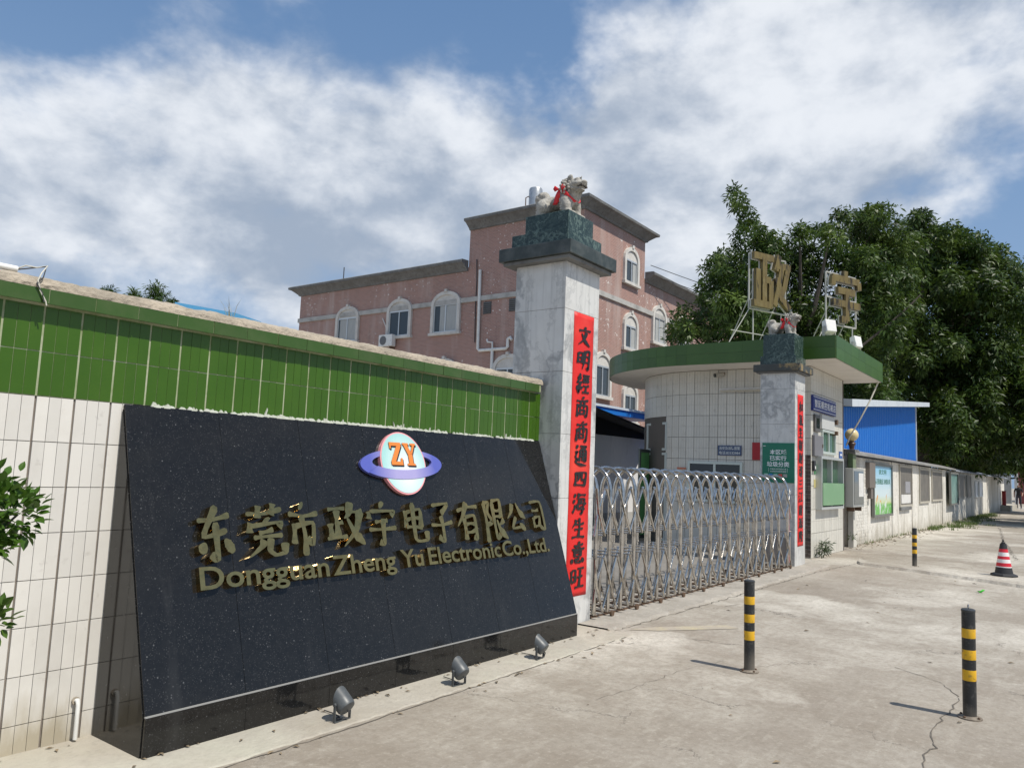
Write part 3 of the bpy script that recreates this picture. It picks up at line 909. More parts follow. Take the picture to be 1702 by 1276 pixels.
rnd = random.Random(11)
rest_w, rest_g = MB(), MB()
x = 1.879 - GP * 24
cols = []
while x < 6.06:
    for k in range(3):
        cols.append(x + .0048 + TW / 2 + k * (TW + .0022))
    x += GP
n_parts = 0
for cxx in cols:
    for zone, (rws, m, rest) in enumerate(((rows, M_wtile, rest_w), (grows, M_gtile, rest_g))):
        for ri, (z0, z1) in enumerate(rws):
            vis = cxx > 1.40 and (zone == 1 or cxx < 2.17) and cxx < 6.10
            if not vis:
                if cxx < 1.40 or zone == 1:
                    rest.box(cxx - TW / 2, cxx + TW / 2, 4.25, 4.2615 if zone == 0 else 4.253, z0, z1)
                continue
            o = bpy.data.objects.new('tile', tile_data(TW, z1 - z0, m, (zone, ri)))
            COL.objects.link(o)
            o.parent = wall
            o.matrix_parent_inverse = Matrix.Translation(-BASE[wall.name])
            o.location = (cxx, 4.25 + rnd.uniform(-.0008, .0008), (z0 + z1) / 2)
            o.rotation_euler = (rnd.uniform(-.004, .004), rnd.uniform(-.002, .002), rnd.uniform(-.012, .012))
            n_parts += 1
o = rest_w.build('more_white_tiles', M_wtile, wall)
o['kind'] = 'stuff'
o = rest_g.build('more_green_tiles', M_gtile, wall)
o['kind'] = 'stuff'
# coping
cop = MB().box(-3.0, 6.105, 4.1945, 4.56, 2.226, 2.296).build('coping', M_joint_g, wall)
x = 1.912 - .2313 * 22
cme = MB().box(-.1138, .1138, 0, .012, -.037, .037).mesh()
cme.materials.append(mat('coping green tile', (.038, .085, .012), .3, layers=((5, 5, .45, .75, (.075, .11, .035), .7),), rand=.06))
while x < 6.0:
    if x > 1.2:
        o = bpy.data.objects.new('coping_tile', cme)
        COL.objects.link(o)
        o.parent = cop
        o.location = (x + .1156, 4.19 + rnd.uniform(-.001, .001), 2.260)
        o.rotation_euler = (rnd.uniform(-.01, .01), 0, rnd.uniform(-.006, .006))
    x += .2313
# rough mortar on top of the coping
mb = MB()
nx = 420
for i in range(nx + 1):
    x = -3.0 + (6.14 + 3.0) * i / nx
    prof = [(4.191, 2.2975), (4.194, 2.322), (4.206, 2.346), (4.26, 2.364), (4.40, 2.374), (4.55, 2.365), (4.57, 2.29)]
    for j, (y, z) in enumerate(prof):
        q = mnoise.noise(Vector((x * 7, j * 1.7, 0))) * .010 + mnoise.noise(Vector((x * 31, j * 2.3, 5))) * .006
        mb.v.append((x, y + q * .6, z + (q if j > 0 else 0)))
for i in range(nx):
    for j in range(6):
        a = i * 7 + j
        mb.f.append((a, a + 7, a + 8, a + 1))
mb.build('mortar_cap', M_mortar, wall)
# ragged mortar where the sign meets the wall
mb = MB()
rnd = random.Random(21)
for i in range(640):
    x = rnd.uniform(2.3, 6.08)
    dens = .35 + .65 * (mnoise.noise(Vector((x * 2.1, 3, 0))) > -.1)
    if rnd.random() > dens:
        continue
    h = rnd.uniform(.004, .018) if rnd.random() < .972 else rnd.uniform(.02, .06)
    w = rnd.uniform(.006, .03) if h < .03 else rnd.uniform(.004, .008)
    lean = rnd.uniform(-.03, .03) if h > .03 else 0
    y = 4.246 - rnd.uniform(0, .004)
    mb.hexa([(x - w, y - .006, 1.752), (x + w, y - .006, 1.752), (x + w, 4.251, 1.752), (x - w, 4.251, 1.752),
             (x - w * .4 + lean, y - .002, 1.757 + h), (x + w * .3 + lean, y - .002, 1.757 + h * .8), (x + w * .3 + lean, 4.2505, 1.757 + h * .8), (x - w * .4 + lean, 4.2505, 1.757 + h)])
mb.build('mortar_smear', mat('mortar smear', (.50, .52, .46), .95, layers=((30, 4, .4, .7, (.36, .38, .30), .8),)), wall)
# drain stub on the wall
dp = thing('drain_pipe', 'short white plastic drain pipe at the foot of the white tiled wall', 'pipe', (2.0, 4.22, 0))
MB().tube([(2.03, 4.25, .205), (2.03, 4.222, .212), (2.03, 4.214, .19), (2.03, 4.213, .02)], .011, 10).build('pipe', M_whiteplastic, dp, True)
MB().tube([(2.03, 4.248, .205), (2.03, 4.236, .205)], .02, 10).build('collar', M_mortar, dp, True)
# pipe and loose wires on the coping
pw = thing('conduit_pipe', 'white plastic conduit with loose wires lying on the wall coping', 'pipe', (1.4, 4.3, 2.35))
MB().tube([(.3, 4.30, 2.385), (1.55, 4.27, 2.382)], .016, 10).build('pipe', M_whiteplastic, pw, True)
M_wire_w = mat('pale wire', (.62, .60, .52), .5)
M_wire_d = mat('dark wire', (.05, .05, .05), .5)
MB().tube([(1.55, 4.27, 2.385), (1.58, 4.25, 2.405), (1.62, 4.22, 2.40), (1.66, 4.20, 2.415), (1.63, 4.185, 2.37), (1.615, 4.18, 2.33), (1.63, 4.18, 2.28), (1.66, 4.178, 2.23), (1.665, 4.178, 2.21)], .0035, 6).build('wire', M_wire_w, pw, True)
MB().tube([(1.55, 4.27, 2.38), (1.60, 4.24, 2.395), (1.655, 4.20, 2.41), (1.64, 4.185, 2.35), (1.612, 4.178, 2.31), (1.64, 4.178, 2.27), (1.652, 4.177, 2.225)], .0032, 6).build('wire', M_wire_d, pw, True)

# ------------------------------------------------------------------ black granite sign
SX0, SX1 = 2.135, 6.175
sign = thing('company_sign', 'sloping black granite sign wall with raised brass lettering and oval logo', 'sign', (4.1, 3.9, 0))
SY0, SZ0, SY1, SZ1 = 3.755, .2, 4.24, 1.756
eup = Vector((0, SY1 - SY0, SZ1 - SZ0))
SL = eup.length
eup.normalize()
nout = Vector((0, -eup.z, eup.y))
T = .018
# core, kept just inside the slabs
cin = nout * -T
prof = [(0, SY0 + .012, 0), (0, SY0 + .012, SZ0 - .01), (0, SY0 + cin.y, SZ0 + cin.z), (0, SY1 - .012, SZ1 - .075), (0, SY1, SZ1 - .075), (0, SY1, 0)]
MB().prism([(SX0 + .012, p[1], p[2]) for p in prof], (SX1 - SX0 - .024, 0, 0)).build('core', M_joint_d, sign)
xs = [SX0, 2.71, 3.30, 3.87, 4.45, 5.02, 5.60, SX1]
for a, b in zip(xs, xs[1:]):
    a2, b2 = a + .0008, b - .0008
    p0 = Vector((0, SY0, SZ0 + .006))
    p1 = Vector((0, SY1 - .002, SZ1))
    i0, i1 = p0 - nout * T, p1 - nout * T
    MB().hexa([(a2, p0.y, p0.z), (b2, p0.y, p0.z), (b2, i0.y, i0.z), (a2, i0.y, i0.z), (a2, p1.y, p1.z), (b2, p1.y, p1.z), (b2, i1.y, i1.z), (a2, i1.y, i1.z)]).build('granite_slab', M_granite, sign, False, .0012)
    MB().box(a2, b2, SY0 - .010, SY0 + .010, .004, SZ0 - .002).build('plinth_slab', M_granite, sign, False, .0012)
MB().box(SX0, SX1, SY0 - .0085, SY0 + .004, SZ0 - .0018, SZ0 + .005).build('joint_line', mat('grey joint', (.30, .30, .29), .6), sign)
for xx, dx in ((SX0 - .004, .014), (SX1 - .010, .014)):
    MB().prism([(xx, SY0 + .0105, .004), (xx, SY0 + .0105, SZ0 - .002), (xx, SY1 + .004, SZ1 - .03), (xx, SY1 + .004, .004)], (dx, 0, 0)).build('end_slab', M_granite, sign)


def on_sign(x, s, d):
    p = Vector((x, SY0, SZ0)) + eup * s + nout * (d + .001)
    return p


# brush-written company name
spans = [('东', 2.43, 2.72, .72, 1.05), ('莞', 2.76, 3.07, .73, 1.05), ('市', 3.05, 3.33, .71, 1.06), ('政', 3.37, 3.71, .75, 1.05), ('宇', 3.72, 4.03, .72, 1.05), ('电', 4.06, 4.34, .74, 1.06),
         ('子', 4.355, 4.65, .73, 1.05), ('有', 4.67, 4.98, .72, 1.05), ('限', 5.01, 5.31, .71, 1.06), ('公', 5.33, 5.62, .76, 1.04), ('司', 5.67, 5.93, .75, 1.05)]
for i, (ch, a, b, s0, s1) in enumerate(spans):
    brush(ch, b - a, s1 - s0, .145, .046, lambda x, y, d, a=a, s0=s0: on_sign(a + x, s0 + y, d), slant=.05, seed=30 + i, flow=.035).build('character', M_gold, sign)
for word, a, b in (('Dongguan', 2.455, 3.37), ('Zheng', 3.405, 3.97), ('Yu', 4.03, 4.25), ('Electronic', 4.295, 5.186), ('Co.,Ltd.', 5.205, 5.90)):
    meshes = []
    rights = []
    for k in range(len(word)):
        me = text_mesh(word[:k + 1], .016, 0)
        rights.append(max(v.co.x for v in me.vertices))
        bpy.data.meshes.remove(me)
    sx = (b - a) / rights[-1]
    sy = .128 / .73
    for k, ch in enumerate(word):
        me = text_mesh(ch, .016, .5)
        mx = max(v.co.x for v in me.vertices)
        for v in me.vertices:
            v.co = on_sign(a + (v.co.x - mx + rights[k]) * sx, .580 + v.co.y * sy, (v.co.z + .5) * .040)
        me.update()
        obj('letter', me, M_gold, sign)

# oval logo with a ring round it
logo = MB()
LC = (4.221, 1.348)


def ell(cx_, cy_, a, b, n=48, tilt=0.0, t0=0, t1=2 * math.pi):
    r = []
    for k in range(n):
        t = t0 + (t1 - t0) * k / (n - (0 if abs(t1 - t0 - 2 * math.pi) < 1e-6 else 1))
        x, y = a * math.cos(t), b * math.sin(t)
        r.append((cx_ + x * math.cos(tilt) - y * math.sin(tilt), cy_ + x * math.sin(tilt) + y * math.cos(tilt)))
    return r


def plate(poly, d0, d1):
    mb = MB()
    n = len(poly)
    mb.v = [tuple(on_sign(x, y, d1)) for x, y in poly] + [tuple(on_sign(x, y, d0)) for x, y in poly]
    mb.f = [tuple(range(n))] + [(i, i + n, (i + 1) % n + n, (i + 1) % n) for i in range(n)]
    return mb


def ring_plate(o_, i_, d0, d1):
    mb = MB()
    n = len(o_)
    for p in (o_, i_):
        mb.v += [tuple(on_sign(x, y, d1)) for x, y in p]
    for p in (o_, i_):
        mb.v += [tuple(on_sign(x, y, d0)) for x, y in p]
    m_ = n if True else n - 1
    for k in range(m_):
        q = (k + 1) % n
        mb.f += [(k, q, n + q, n + k), (k, 2 * n + k, 2 * n + q, q), (n + k, n + q, 3 * n + q, 3 * n + k)]
    return mb


M_logo_rim = mat('logo pink rim', (.78, .34, .36), .3, spec=.6)


def logo_face():
    m, t, b = nodes_of('logo mint face', .22, .5)
    g = NT(t)
    sp = g.n('ShaderNodeSeparateXYZ')
    g.l(g.pos, sp.inputs[0])
    dx = g.math('MULTIPLY', g.math('SUBTRACT', sp.outputs[0], 4.24), 4.2)
    dz = g.math('MULTIPLY', g.math('SUBTRACT', sp.outputs[2], 1.44), 3.6)
    d = g.math('SQRT', g.math('ADD', g.math('MULTIPLY', dx, dx), g.math('MULTIPLY', dz, dz)))
    g.l(g.mix(g.ramp(d, .15, 1.0), (.76, .80, .79), (.34, .60, .58)), b.inputs['Base Color'])
    return m


def ring_face():
    m, t, b = nodes_of('logo violet ring', .22, .5)
    g = NT(t)
    sp = g.n('ShaderNodeSeparateXYZ')
    g.l(g.pos, sp.inputs[0])
    d = g.math('ABSOLUTE', g.math('SUBTRACT', sp.outputs[0], 4.22))
    g.l(g.mix(g.ramp(d, .10, .34), (.36, .33, .58), (.095, .115, .42)), b.inputs['Base Color'])
    return m


M_lface, M_lring = logo_face(), ring_face()
lg = plate(ell(LC[0], LC[1], .238, .243), .0, .030).build('logo_disc', M_logo_rim, sign)
plate(ell(LC[0], LC[1], .227, .232), .0305, .0325).build('disc_face', M_lface, lg)
ring_plate(ell(LC[0] - .002, 1.340, .434, .118, 72, .03), ell(LC[0], 1.357, .318, .064, 72, .03), .004, .026).build('logo_ring', M_lring, sign)
# front half of the ring crosses the disc
o_ = ell(LC[0] - .002, 1.340, .434, .118, 40, .03, R(212), R(328))
i_ = ell(LC[0], 1.357, .318, .064, 40, .03, R(209), R(331))
mb = ring_plate(o_, i_, .027, .037)
mb.f = [f for f in mb.f if not ((39 in f and 0 in f) or (79 in f and 40 in f))]
mb.build('logo_ring_front', M_lring, sign)
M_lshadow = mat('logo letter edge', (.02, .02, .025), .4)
M_orange = mat('logo orange', (.72, .22, .04), .3)
M_backing = mat('logo backing', (.55, .50, .40), .3, metal=.8)
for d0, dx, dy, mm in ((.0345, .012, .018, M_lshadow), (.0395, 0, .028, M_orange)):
    # slab-serif Z and Y drawn as plates
    for kind in 'ZY':
        if kind == 'Z':
            x0, x1 = 4.085, 4.205
            polys = [[(x0, 1.475), (x1, 1.475), (x1, 1.448), (x0, 1.448)], [(x0, 1.448), (x0 + .016, 1.448), (x0 + .012, 1.425), (x0, 1.425)],
                     [(x1 - .045, 1.4485), (x1, 1.4485), (x0 + .045, 1.3265), (x0, 1.3265)], [(x0, 1.327), (x1, 1.327), (x1, 1.30), (x0, 1.30)], [(x1 - .014, 1.355), (x1, 1.355), (x1, 1.3275), (x1 - .02, 1.3275)]]
        else:
            x0, x1 = 4.225, 4.365
            mid = (x0 + x1) / 2
            polys = [[(x0, 1.475), (x0 + .062, 1.475), (x0 + .062, 1.460), (x0, 1.460)], [(x1 - .055, 1.475), (x1, 1.475), (x1, 1.460), (x1 - .055, 1.460)],
                     [(x0 + .010, 1.4595), (x0 + .052, 1.4595), (mid + .018, 1.388), (mid - .024, 1.388)], [(x1 - .036, 1.4595), (x1 - .012, 1.4595), (mid + .022, 1.3885), (mid + .006, 1.3885)],
                     [(mid - .022, 1.3875), (mid + .022, 1.3875), (mid + .022, 1.3155), (mid - .022, 1.3155)], [(mid - .042, 1.315), (mid + .042, 1.315), (mid + .042, 1.30), (mid - .042, 1.30)]]
        mb = MB()
        for pl in polys:
            q = plate([(px + dx, py + dy) for px, py in pl], d0 - .002, d0 + .002)
            mb.add(q.v, q.f)
        mb.build('logo_letter' if mm is M_orange else 'logo_letter_shadow', mm, sign)

# ------------------------------------------------------------------ gate pillars
def pillar(label, x0, x1, y0, y1, zt, tiers, capm):
    p = thing('gate_pillar', label, 'pillar', ((x0 + x1) / 2, (y0 + y1) / 2, 0), 'marble pillars either side of the gate')
    MB().box(x0 + .02, x1 - .02, y0 + .02, y1 - .02, 0, zt - .01).build('core', M_joint_d, p)
    z = .006
    hs = [.62, .60, .61, .60, .62, .5]
    i = 0
    while z < zt - .02:
        z1 = min(z + hs[i % 6], zt - .004)
        MB().box(x0 + .0225, x1 - .0225, y0, y0 + .018, z, z1 - .003).build('marble_slab', M_marble, p, False, .0015)
        MB().box(x0 + .0225, x1 - .0225, y1 - .018, y1, z, z1 - .003).build('marble_slab', M_marble, p)
        MB().box(x0, x0 + .022, y0 - .001, y1 + .001, z, z1 - .003).build('marble_slab', M_marble, p, False, .0015)
        MB().box(x1 - .022, x1, y0 - .001, y1 + .001, z, z1 - .003).build('marble_slab', M_marble, p, False, .0015)
        z = z1
        i += 1
    for k, (a, b, c, d, e, f, mm) in enumerate(tiers):
        MB().box(a, b, c, d, e, f).build('cap' if k < 2 else 'pedestal', mm, p, False, .004)
    return p


M_stain = mat('stained cap slab', (.055, .06, .055), .5, layers=((5, 4, .52, .60, (.30, .22, .10), .85), (3, 5, .45, .7, (.03, .035, .033), .8)))
M_gcap = mat('weathered green slab', (.032, .042, .039), .45, layers=((6, 6, .45, .7, (.09, .10, .095), .8), (22, 5, .55, .75, (.025, .03, .03), .7)))
pillar('left marble gate pillar beside the black sign, topped by dark green slabs and a lion', 6.182, 6.826, 4.0, 4.598, 3.525,
       [(6.085, 6.915, 3.91, 4.70, 3.52, 3.556, M_concrete), (6.05, 6.95, 3.873, 4.735, 3.557, 3.692, M_gcap), (6.135, 6.785, 3.965, 4.64, 3.693, 3.84, M_gmarble), (6.245, 6.725, 4.035, 4.557, 3.841, 4.062, M_gmarble)], M_gcap)
pillar('right marble gate pillar in front of the guard booth, with brown stained cap', 13.60, 14.20, 4.0, 4.60, 3.34,
       [(13.54, 14.27, 3.93, 4.66, 3.335, 3.36, M_concrete), (13.50, 14.31, 3.89, 4.70, 3.361, 3.485, M_stain), (13.60, 14.21, 3.99, 4.61, 3.486, 3.645, M_gmarble), (13.635, 14.16, 4.02, 4.57, 3.646, 4.035, M_gmarble)], M_stain)


def couplet(label, chars, x0, x1, y, z0, z1, seed):
    t = thing('couplet_banner', label, 'banner', ((x0 + x1) / 2, y, z0), 'red paper couplets on the gate pillars')
    mb = MB()
    n = 60
    rr = random.Random(seed)
    for i in range(n + 1):
        z = z0 + (z1 - z0) * i / n
        for j in range(5):
            x = x0 + (x1 - x0) * j / 4
            w = .0035 + .003 * mnoise.noise(Vector((x * 4, z * 7, seed))) + .002 * mnoise.noise(Vector((x * 14, z * 22, seed)))
            mb.v.append((x + .003 * mnoise.noise(Vector((z * 3, j, seed))), y - max(w, .0015), z))
    for i in range(n):
        for j in range(4):
            a = i * 5 + j
            mb.f.append((a, a + 1, a + 6, a + 5))
    sh = mb.build('paper', M_red, t, True)
    so = sh.modifiers.new('thick', 'SOLIDIFY')
    so.thickness = .0012
    so.offset = -1
    N = len(chars)
    ph = (z1 - z0 - .16) / N
    w = (x1 - x0)
    for k, ch in enumerate(chars):
        zz = z1 - .10 - (k + 1) * ph
        brush(ch, w * .68, ph * .86, .165, .002, lambda x, yy, d, zz=zz: Vector((x0 + w * .15 + x, y - .0085 - d, zz + ph * .06 + yy)), slant=.06, seed=seed + k, flow=.035).build('character', M_ink, t)
    return t


couplet('red paper couplet with large black brush characters on the left gate pillar', '文明經商商通四海生意旺', 6.355, 6.733, 4.0, .285, 3.05, 50)
couplet('narrow red paper couplet on the right gate pillar by the guard booth', '和氣生財財達三江財源隆', 13.745, 14.085, 4.0, .345, 2.97, 80)

# ------------------------------------------------------------------ stone lions
def make_lion(label, loc, sc):
    t = thing('stone_lion', label, 'statue', (0, 0, 0), 'stone lions on the gate pillars')
    mbd = bpy.data.metaballs.new('lion')
    mbd.resolution = .013
    mbd.render_resolution = .013
    mbd.threshold = .6

    def el(f, s, z, rf, rs=None, rz=None, pitch_=0.0):
        rs = rs or rf
        rz = rz or rf
        e = mbd.elements.new(type='ELLIPSOID')
        k = 1 / .575
        mxr = max(rf, rs, rz)
        e.co = (s, -f, z)
        e.radius = mxr * k
        e.size_x, e.size_y, e.size_z = rs / mxr, rf / mxr, rz / mxr
        e.rotation = Matrix.Rotation(pitch_, 3, 'X').to_quaternion()
        return e

    def chain(pts, n=5):
        for a, b in zip(pts, pts[1:]):
            for i in range(n):
                u = i / n
                p = [a[q] * (1 - u) + b[q] * u for q in range(4)]
                el(p[0], p[1], p[2], p[3])
        el(*pts[-1])
    # trunk: deep chest, tucked belly, haunches
    el(.0, 0, .235, .20, .105, .095, .08)
    el(.13, 0, .255, .115, .118, .13)
    el(-.16, 0, .23, .115, .115, .115)
    # thick neck under a heavy mane, big square head turned a little to the viewer
    el(.175, -.015, .36, .11, .115, .115, -.4)
    el(.235, -.03, .435, .105, .112, .098)
    el(.325, -.055, .425, .072, .082, .046)      # muzzle
    el(.385, -.068, .445, .022, .038, .020)      # nose
    el(.310, -.052, .352, .066, .062, .022, .30)  # jaw
    el(.345, -.058, .372, .02, .05, .012)         # lower teeth
    el(.305, -.105, .483, .030, .028, .022)       # brows
    el(.315, .005, .483, .030, .028, .022)
    el(.215, -.125, .525, .034, .018, .040, .5)   # ears
    el(.215, .065, .525, .034, .018, .040, .5)
    for s in (-1, 1):
        chain([(.14, .095 * s, .23, .062), (.165, .105 * s, .15, .052), (.165, .105 * s, .08, .045), (.185, .105 * s, .035, .046)])
        el(.225, .105 * s, .028, .044, .050, .028)
        for q in (-1, 0, 1):
            el(.262, .105 * s + q * .027, .021, .020)
        chain([(-.165, .095 * s, .20, .078), (-.13, .115 * s, .14, .062), (-.205, .115 * s, .085, .044), (-.17, .115 * s, .035, .044)])
        el(-.125, .115 * s, .027, .050, .048, .026)
        for q in (-1, 0, 1):
            el(-.085, .115 * s + q * .025, .019, .018)
    chain([(-.255, 0, .25, .042), (-.285, 0, .31, .050), (-.275, 0, .37, .050), (-.225, 0, .395, .044), (-.19, 0, .36, .032)])
    el(-.29, .045, .34, .036)
    el(-.29, -.045, .34, .036)
    el(-.25, -.045, .39, .030)
    el(-.25, .045, .39, .030)
    mo = bpy.data.objects.new('lion_meta', mbd)
    COL.objects.link(mo)
    bpy.context.view_layer.update()
    me = bpy.data.meshes.new_from_object(mo.evaluated_get(bpy.context.evaluated_depsgraph_get()))
    bpy.data.objects.remove(mo)
    me.materials.clear()
    me.shade_smooth()
    # chiselled relief
    for v in me.vertices:
        p = v.co
        k = .003 * mnoise.noise(p * 30)
        v.co = p + v.normal * k
    bmm = bmesh.new()

    def bead(f, s, z, r_, sq=(1, 1, 1), seg=7):
        mm = Matrix.Translation((s, -f, z)) @ Matrix.Diagonal((*sq, 1))
        g_ = bmesh.ops.create_uvsphere(bmm, u_segments=seg, v_segments=5, radius=r_, matrix=mm)

    def spike(f, s, z, r_, h_, tilt_):
        mm = Matrix.Translation((s, -f, z)) @ Matrix.Rotation(tilt_, 4, 'X') @ Matrix.Translation((0, 0, h_ / 2))
        bmesh.ops.create_cone(bmm, cap_ends=True, segments=6, radius1=r_, radius2=r_ * .15, depth=h_, matrix=mm)
    rr = random.Random(5)
    for row, (ff, rad_, n_) in enumerate(((.205, .128, 15), (.165, .148, 17), (.118, .140, 15), (.245, .108, 9))):
        for k in range(n_):                        # rows of curls round the mane
            a = -2.5 + 5.0 * k / (n_ - 1)
            bead(ff + rr.uniform(-.006, .006), -.022 + rad_ * math.sin(a), .395 + rad_ * .98 * math.cos(a), .0225 + rr.uniform(-.003, .003))
    for k in range(7):                             # crest on the brow and nape
        spike(.30 - k * .036, -.03, .520 - .0042 * k * k, .017, .042, .55)
    for k in range(8):                             # ridge down the spine
        bead(.03 - k * .033, 0, .328 - .003 * k, .016)
    for s in (-1, 1):
        spike(.205, -.03 + .095 * s, .505, .024, .062, .7)
        bead(.352, -.055 + .034 * s, .462, .014)   # eyes
        for q in range(5):
            bead(.105 + .004 * q, .148 * s, .225 - q * .036, .021)
        for q in range(4):
            bead(-.245, .125 * s, .19 - q * .038, .021)
            bead(-.265 - .012 * q, .05 * s, .27 + .035 * q, .020)
    for q in range(5):                             # teeth
        spike(.372, -.105 + q * .024, .402, .008, -.018, 0)
    for q in range(6):
        bead(.285 + .012 * (q % 3), -.095 + .016 * q, .335 - .006 * (q % 2), .017)
    for fc in bmm.faces:
        fc.smooth = True
    bmm.from_mesh(me)
    bmm.to_mesh(me)
    bmm.free()
    body = obj('body', me, M_stone, t)
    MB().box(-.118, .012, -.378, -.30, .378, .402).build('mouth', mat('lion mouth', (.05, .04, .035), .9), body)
    # ribbon round the neck, tied in a bow on the flank
    mb = MB()
    for k in range(32):
        a = 2 * math.pi * k / 32
        c = Vector((-.01 + .150 * math.sin(a), -.135 - .075 * -math.cos(a) - .03, .315 + .125 * math.cos(a)))
        w = Vector((.004 * math.sin(a), -.018, .020))
        mb.v += [tuple(c + w), tuple(c - w)]
    for k in range(32):
        q = (k + 1) % 32
        mb.f.append((2 * k, 2 * q, 2 * q + 1, 2 * k + 1))
    for (dy, ln, wd) in ((.075, .20, .030), (.035, .17, .026)):
        o0 = Vector((-.160, -.10, .36))
        for i in range(6):
            u = i / 5
            c = o0 + Vector((-.014 * math.sin(u * 5), dy * u, -ln * u))
            mb.v += [tuple(c + Vector((-.002, wd * (.5 + .6 * u), .004))), tuple(c + Vector((.002, -wd * (.5 + .6 * u), -.004)))]
        b0 = len(mb.v) - 12
        for i in range(5):
            mb.f.append((b0 + 2 * i, b0 + 2 * i + 2, b0 + 2 * i + 3, b0 + 2 * i + 1))
    for sgn in (-1, 1):
        o0 = Vector((-.162, -.10, .365))
        mb.add([o0, o0 + Vector((-.03, sgn * .055, .050)), o0 + Vector((-.02, sgn * .085, .010)), o0 + Vector((-.02, sgn * .06, -.03))], [(0, 1, 2), (0, 2, 3)])
    rb = mb.build('ribbon', M_ribbon, t, True)
    so = rb.modifiers.new('thick', 'SOLIDIFY')
    so.thickness = .006
    t.location = loc
    t.scale = (sc * 1.08, sc * 1.10, sc * .94)
    return t


lion1 = make_lion('stone guardian lion with red ribbon on top of the left gate pillar', (6.48, 4.30, 4.062), .78)
lion2 = copy_tree(lion1, (13.90, 4.30, 4.035), 'smaller pale stone lion with red ribbon on top of the right gate pillar')
lion2.rotation_euler = (0, 0, R(-6))

# ------------------------------------------------------------------ retractable gate
gate = thing('retractable_gate', 'folding stainless steel gate of arched frames and crossed bars across the entrance', 'gate', (10, 4.2, .02))
GX = [6.90, 7.18, 7.45, 7.73, 8.03, 8.32, 8.62, 8.95, 9.26, 9.57, 9.90, 10.24, 10.58, 10.95, 11.31, 11.66, 12.02, 12.38, 12.74, 13.20]
YF, YB = 4.0, 4.42
for i, x in enumerate(GX):
    pts = [(x, YF, .06), (x, YF, .7), (x, YF, 1.28)]
    for k in range(1, 12):
        a = math.pi * k / 12
        pts.append((x, (YF + YB) / 2 - (YB - YF) / 2 * math.cos(a), 1.28 + .255 * math.sin(a)))
    pts += [(x, YB, 1.28), (x, YB, .7), (x, YB, .06)]
    fr = MB().tube(pts, .0215, 10).build('arch_frame', M_steel, gate, True)
    MB().box(x - .012, x + .012, YF - .04, YB + .04, .045, .062).build('foot_bar', M_darksteel, fr)
    if i % 2 == 1 or i in (18,):
        for y in (YF - .045, YB + .045):
            MB().tube([(x + .02, y - .011, .05), (x + .02, y + .011, .05)], .031, 12).build('wheel', M_darksteel, fr, True)
for i, x in enumerate(GX):
    xl = (GX[i - 1] + x) / 2 if i else x - .05
    xr = (GX[i + 1] + x) / 2 if i < len(GX) - 1 else x + .10
    for y, off in ((YF + .006, -.016), (YB - .006, .016)):
        for (za, zb) in ((.84, 1.32), (.08, .62)):
            zc = (za + zb) / 2
            for s, yo in ((1, off), (-1, off * 1.9)):
                a = (xl, y + yo, za if s > 0 else zb)
                b = (xr, y + yo, zb if s > 0 else za)
                MB().tube([a, (x, y + yo * 1.05, zc), b], .0125, 6).build('lattice_bar', M_steel, gate, True)
    for z in (.84, .62):
        MB().tube([(xr, YF - .03, z), (xr, YB + .03, z)], .009, 6).build('cross_bar', M_steel, gate, True)
# drive box on the last frame
MB().box(13.26, 13.46, 4.02, 4.40, .09, .52).build('motor_box', mat('motor box', (.33, .30, .28), .45, metal=.5), gate, False, .01)
MB().box(13.24, 13.30, 4.00, 4.03, .10, 1.10).build('red_panel', mat('faded red panel', (.46, .16, .16), .5, layers=((9, 5, .45, .7, (.32, .25, .23), .8),)), gate)

# ------------------------------------------------------------------ bollards
bol = thing('bollard', 'black steel bollard with three yellow bands nearest the right edge of the photo', 'bollard', (0, 0, 0), 'black and yellow steel bollards')
H = .69
post = MB().lathe([(.0405, 0), (.0405, .66), (.0405, H), (.036, H + .002)], 24).build('post', M_black, bol, True)
for z0, z1 in ((.512, .572), (.375, .437), (.2415, .310)):
    MB().lathe([(.0408, z0), (.0412, z0 + .002), (.0412, z1 - .002), (.0408, z1)], 24).build('band', M_yellow, bol, True)
MB().lathe([(.0415, H - .012), (.0425, H - .008), (.0425, H + .001), (.036, H + .006), (.01, H + .007)], 24).build('lid', mat('worn lid', (.06, .065, .07), .35, metal=.5), bol, True)
ringp = [(.012 * math.cos(a), 0, H + .018 + .016 * math.sin(a)) for a in [2 * math.pi * k / 12 for k in range(13)]]
MB().tube(ringp, .0028, 6).build('lifting_ring', M_steel, bol, True)
fl = MB().lathe([(.072, .0), (.072, .009), (.05, .012), (.0412, .02)], 24).build('base_flange', mat('rusty flange', (.16, .13, .10), .8, layers=((30, 4, .4, .7, (.30, .26, .21), .8),)), bol, True)
for k in range(4):
    a = R(45 + 90 * k)
    MB().lathe([(.008, .009), (.008, .02), (.004, .022)], 6, (.059 * math.cos(a), .059 * math.sin(a), 0)).build('bolt', M_darksteel, fl)
bol.location = (6.01, .65, 0)
bol.rotation_euler = (0, R(-1.1), R(20))
b2 = copy_tree(bol, (6.11, 2.14, 0), 'black steel bollard with yellow bands standing in front of the folding gate')
b2.rotation_euler = (0, R(.4), R(100))
b3 = copy_tree(bol, (15.83, 2.53, 0), 'distant yellow banded bollard by the notice board wall')
b3.rotation_euler = (R(.5), 0, R(60))

# ------------------------------------------------------------------ traffic cone
cone = thing('traffic_cone', 'black traffic cone with red and white stripes on the pavement', 'cone', (15.8, 1.16, .0))
cx_, cy_ = 15.8, 1.16


def cone_r(z):
    return .145 - (.145 - .045) * z / .56


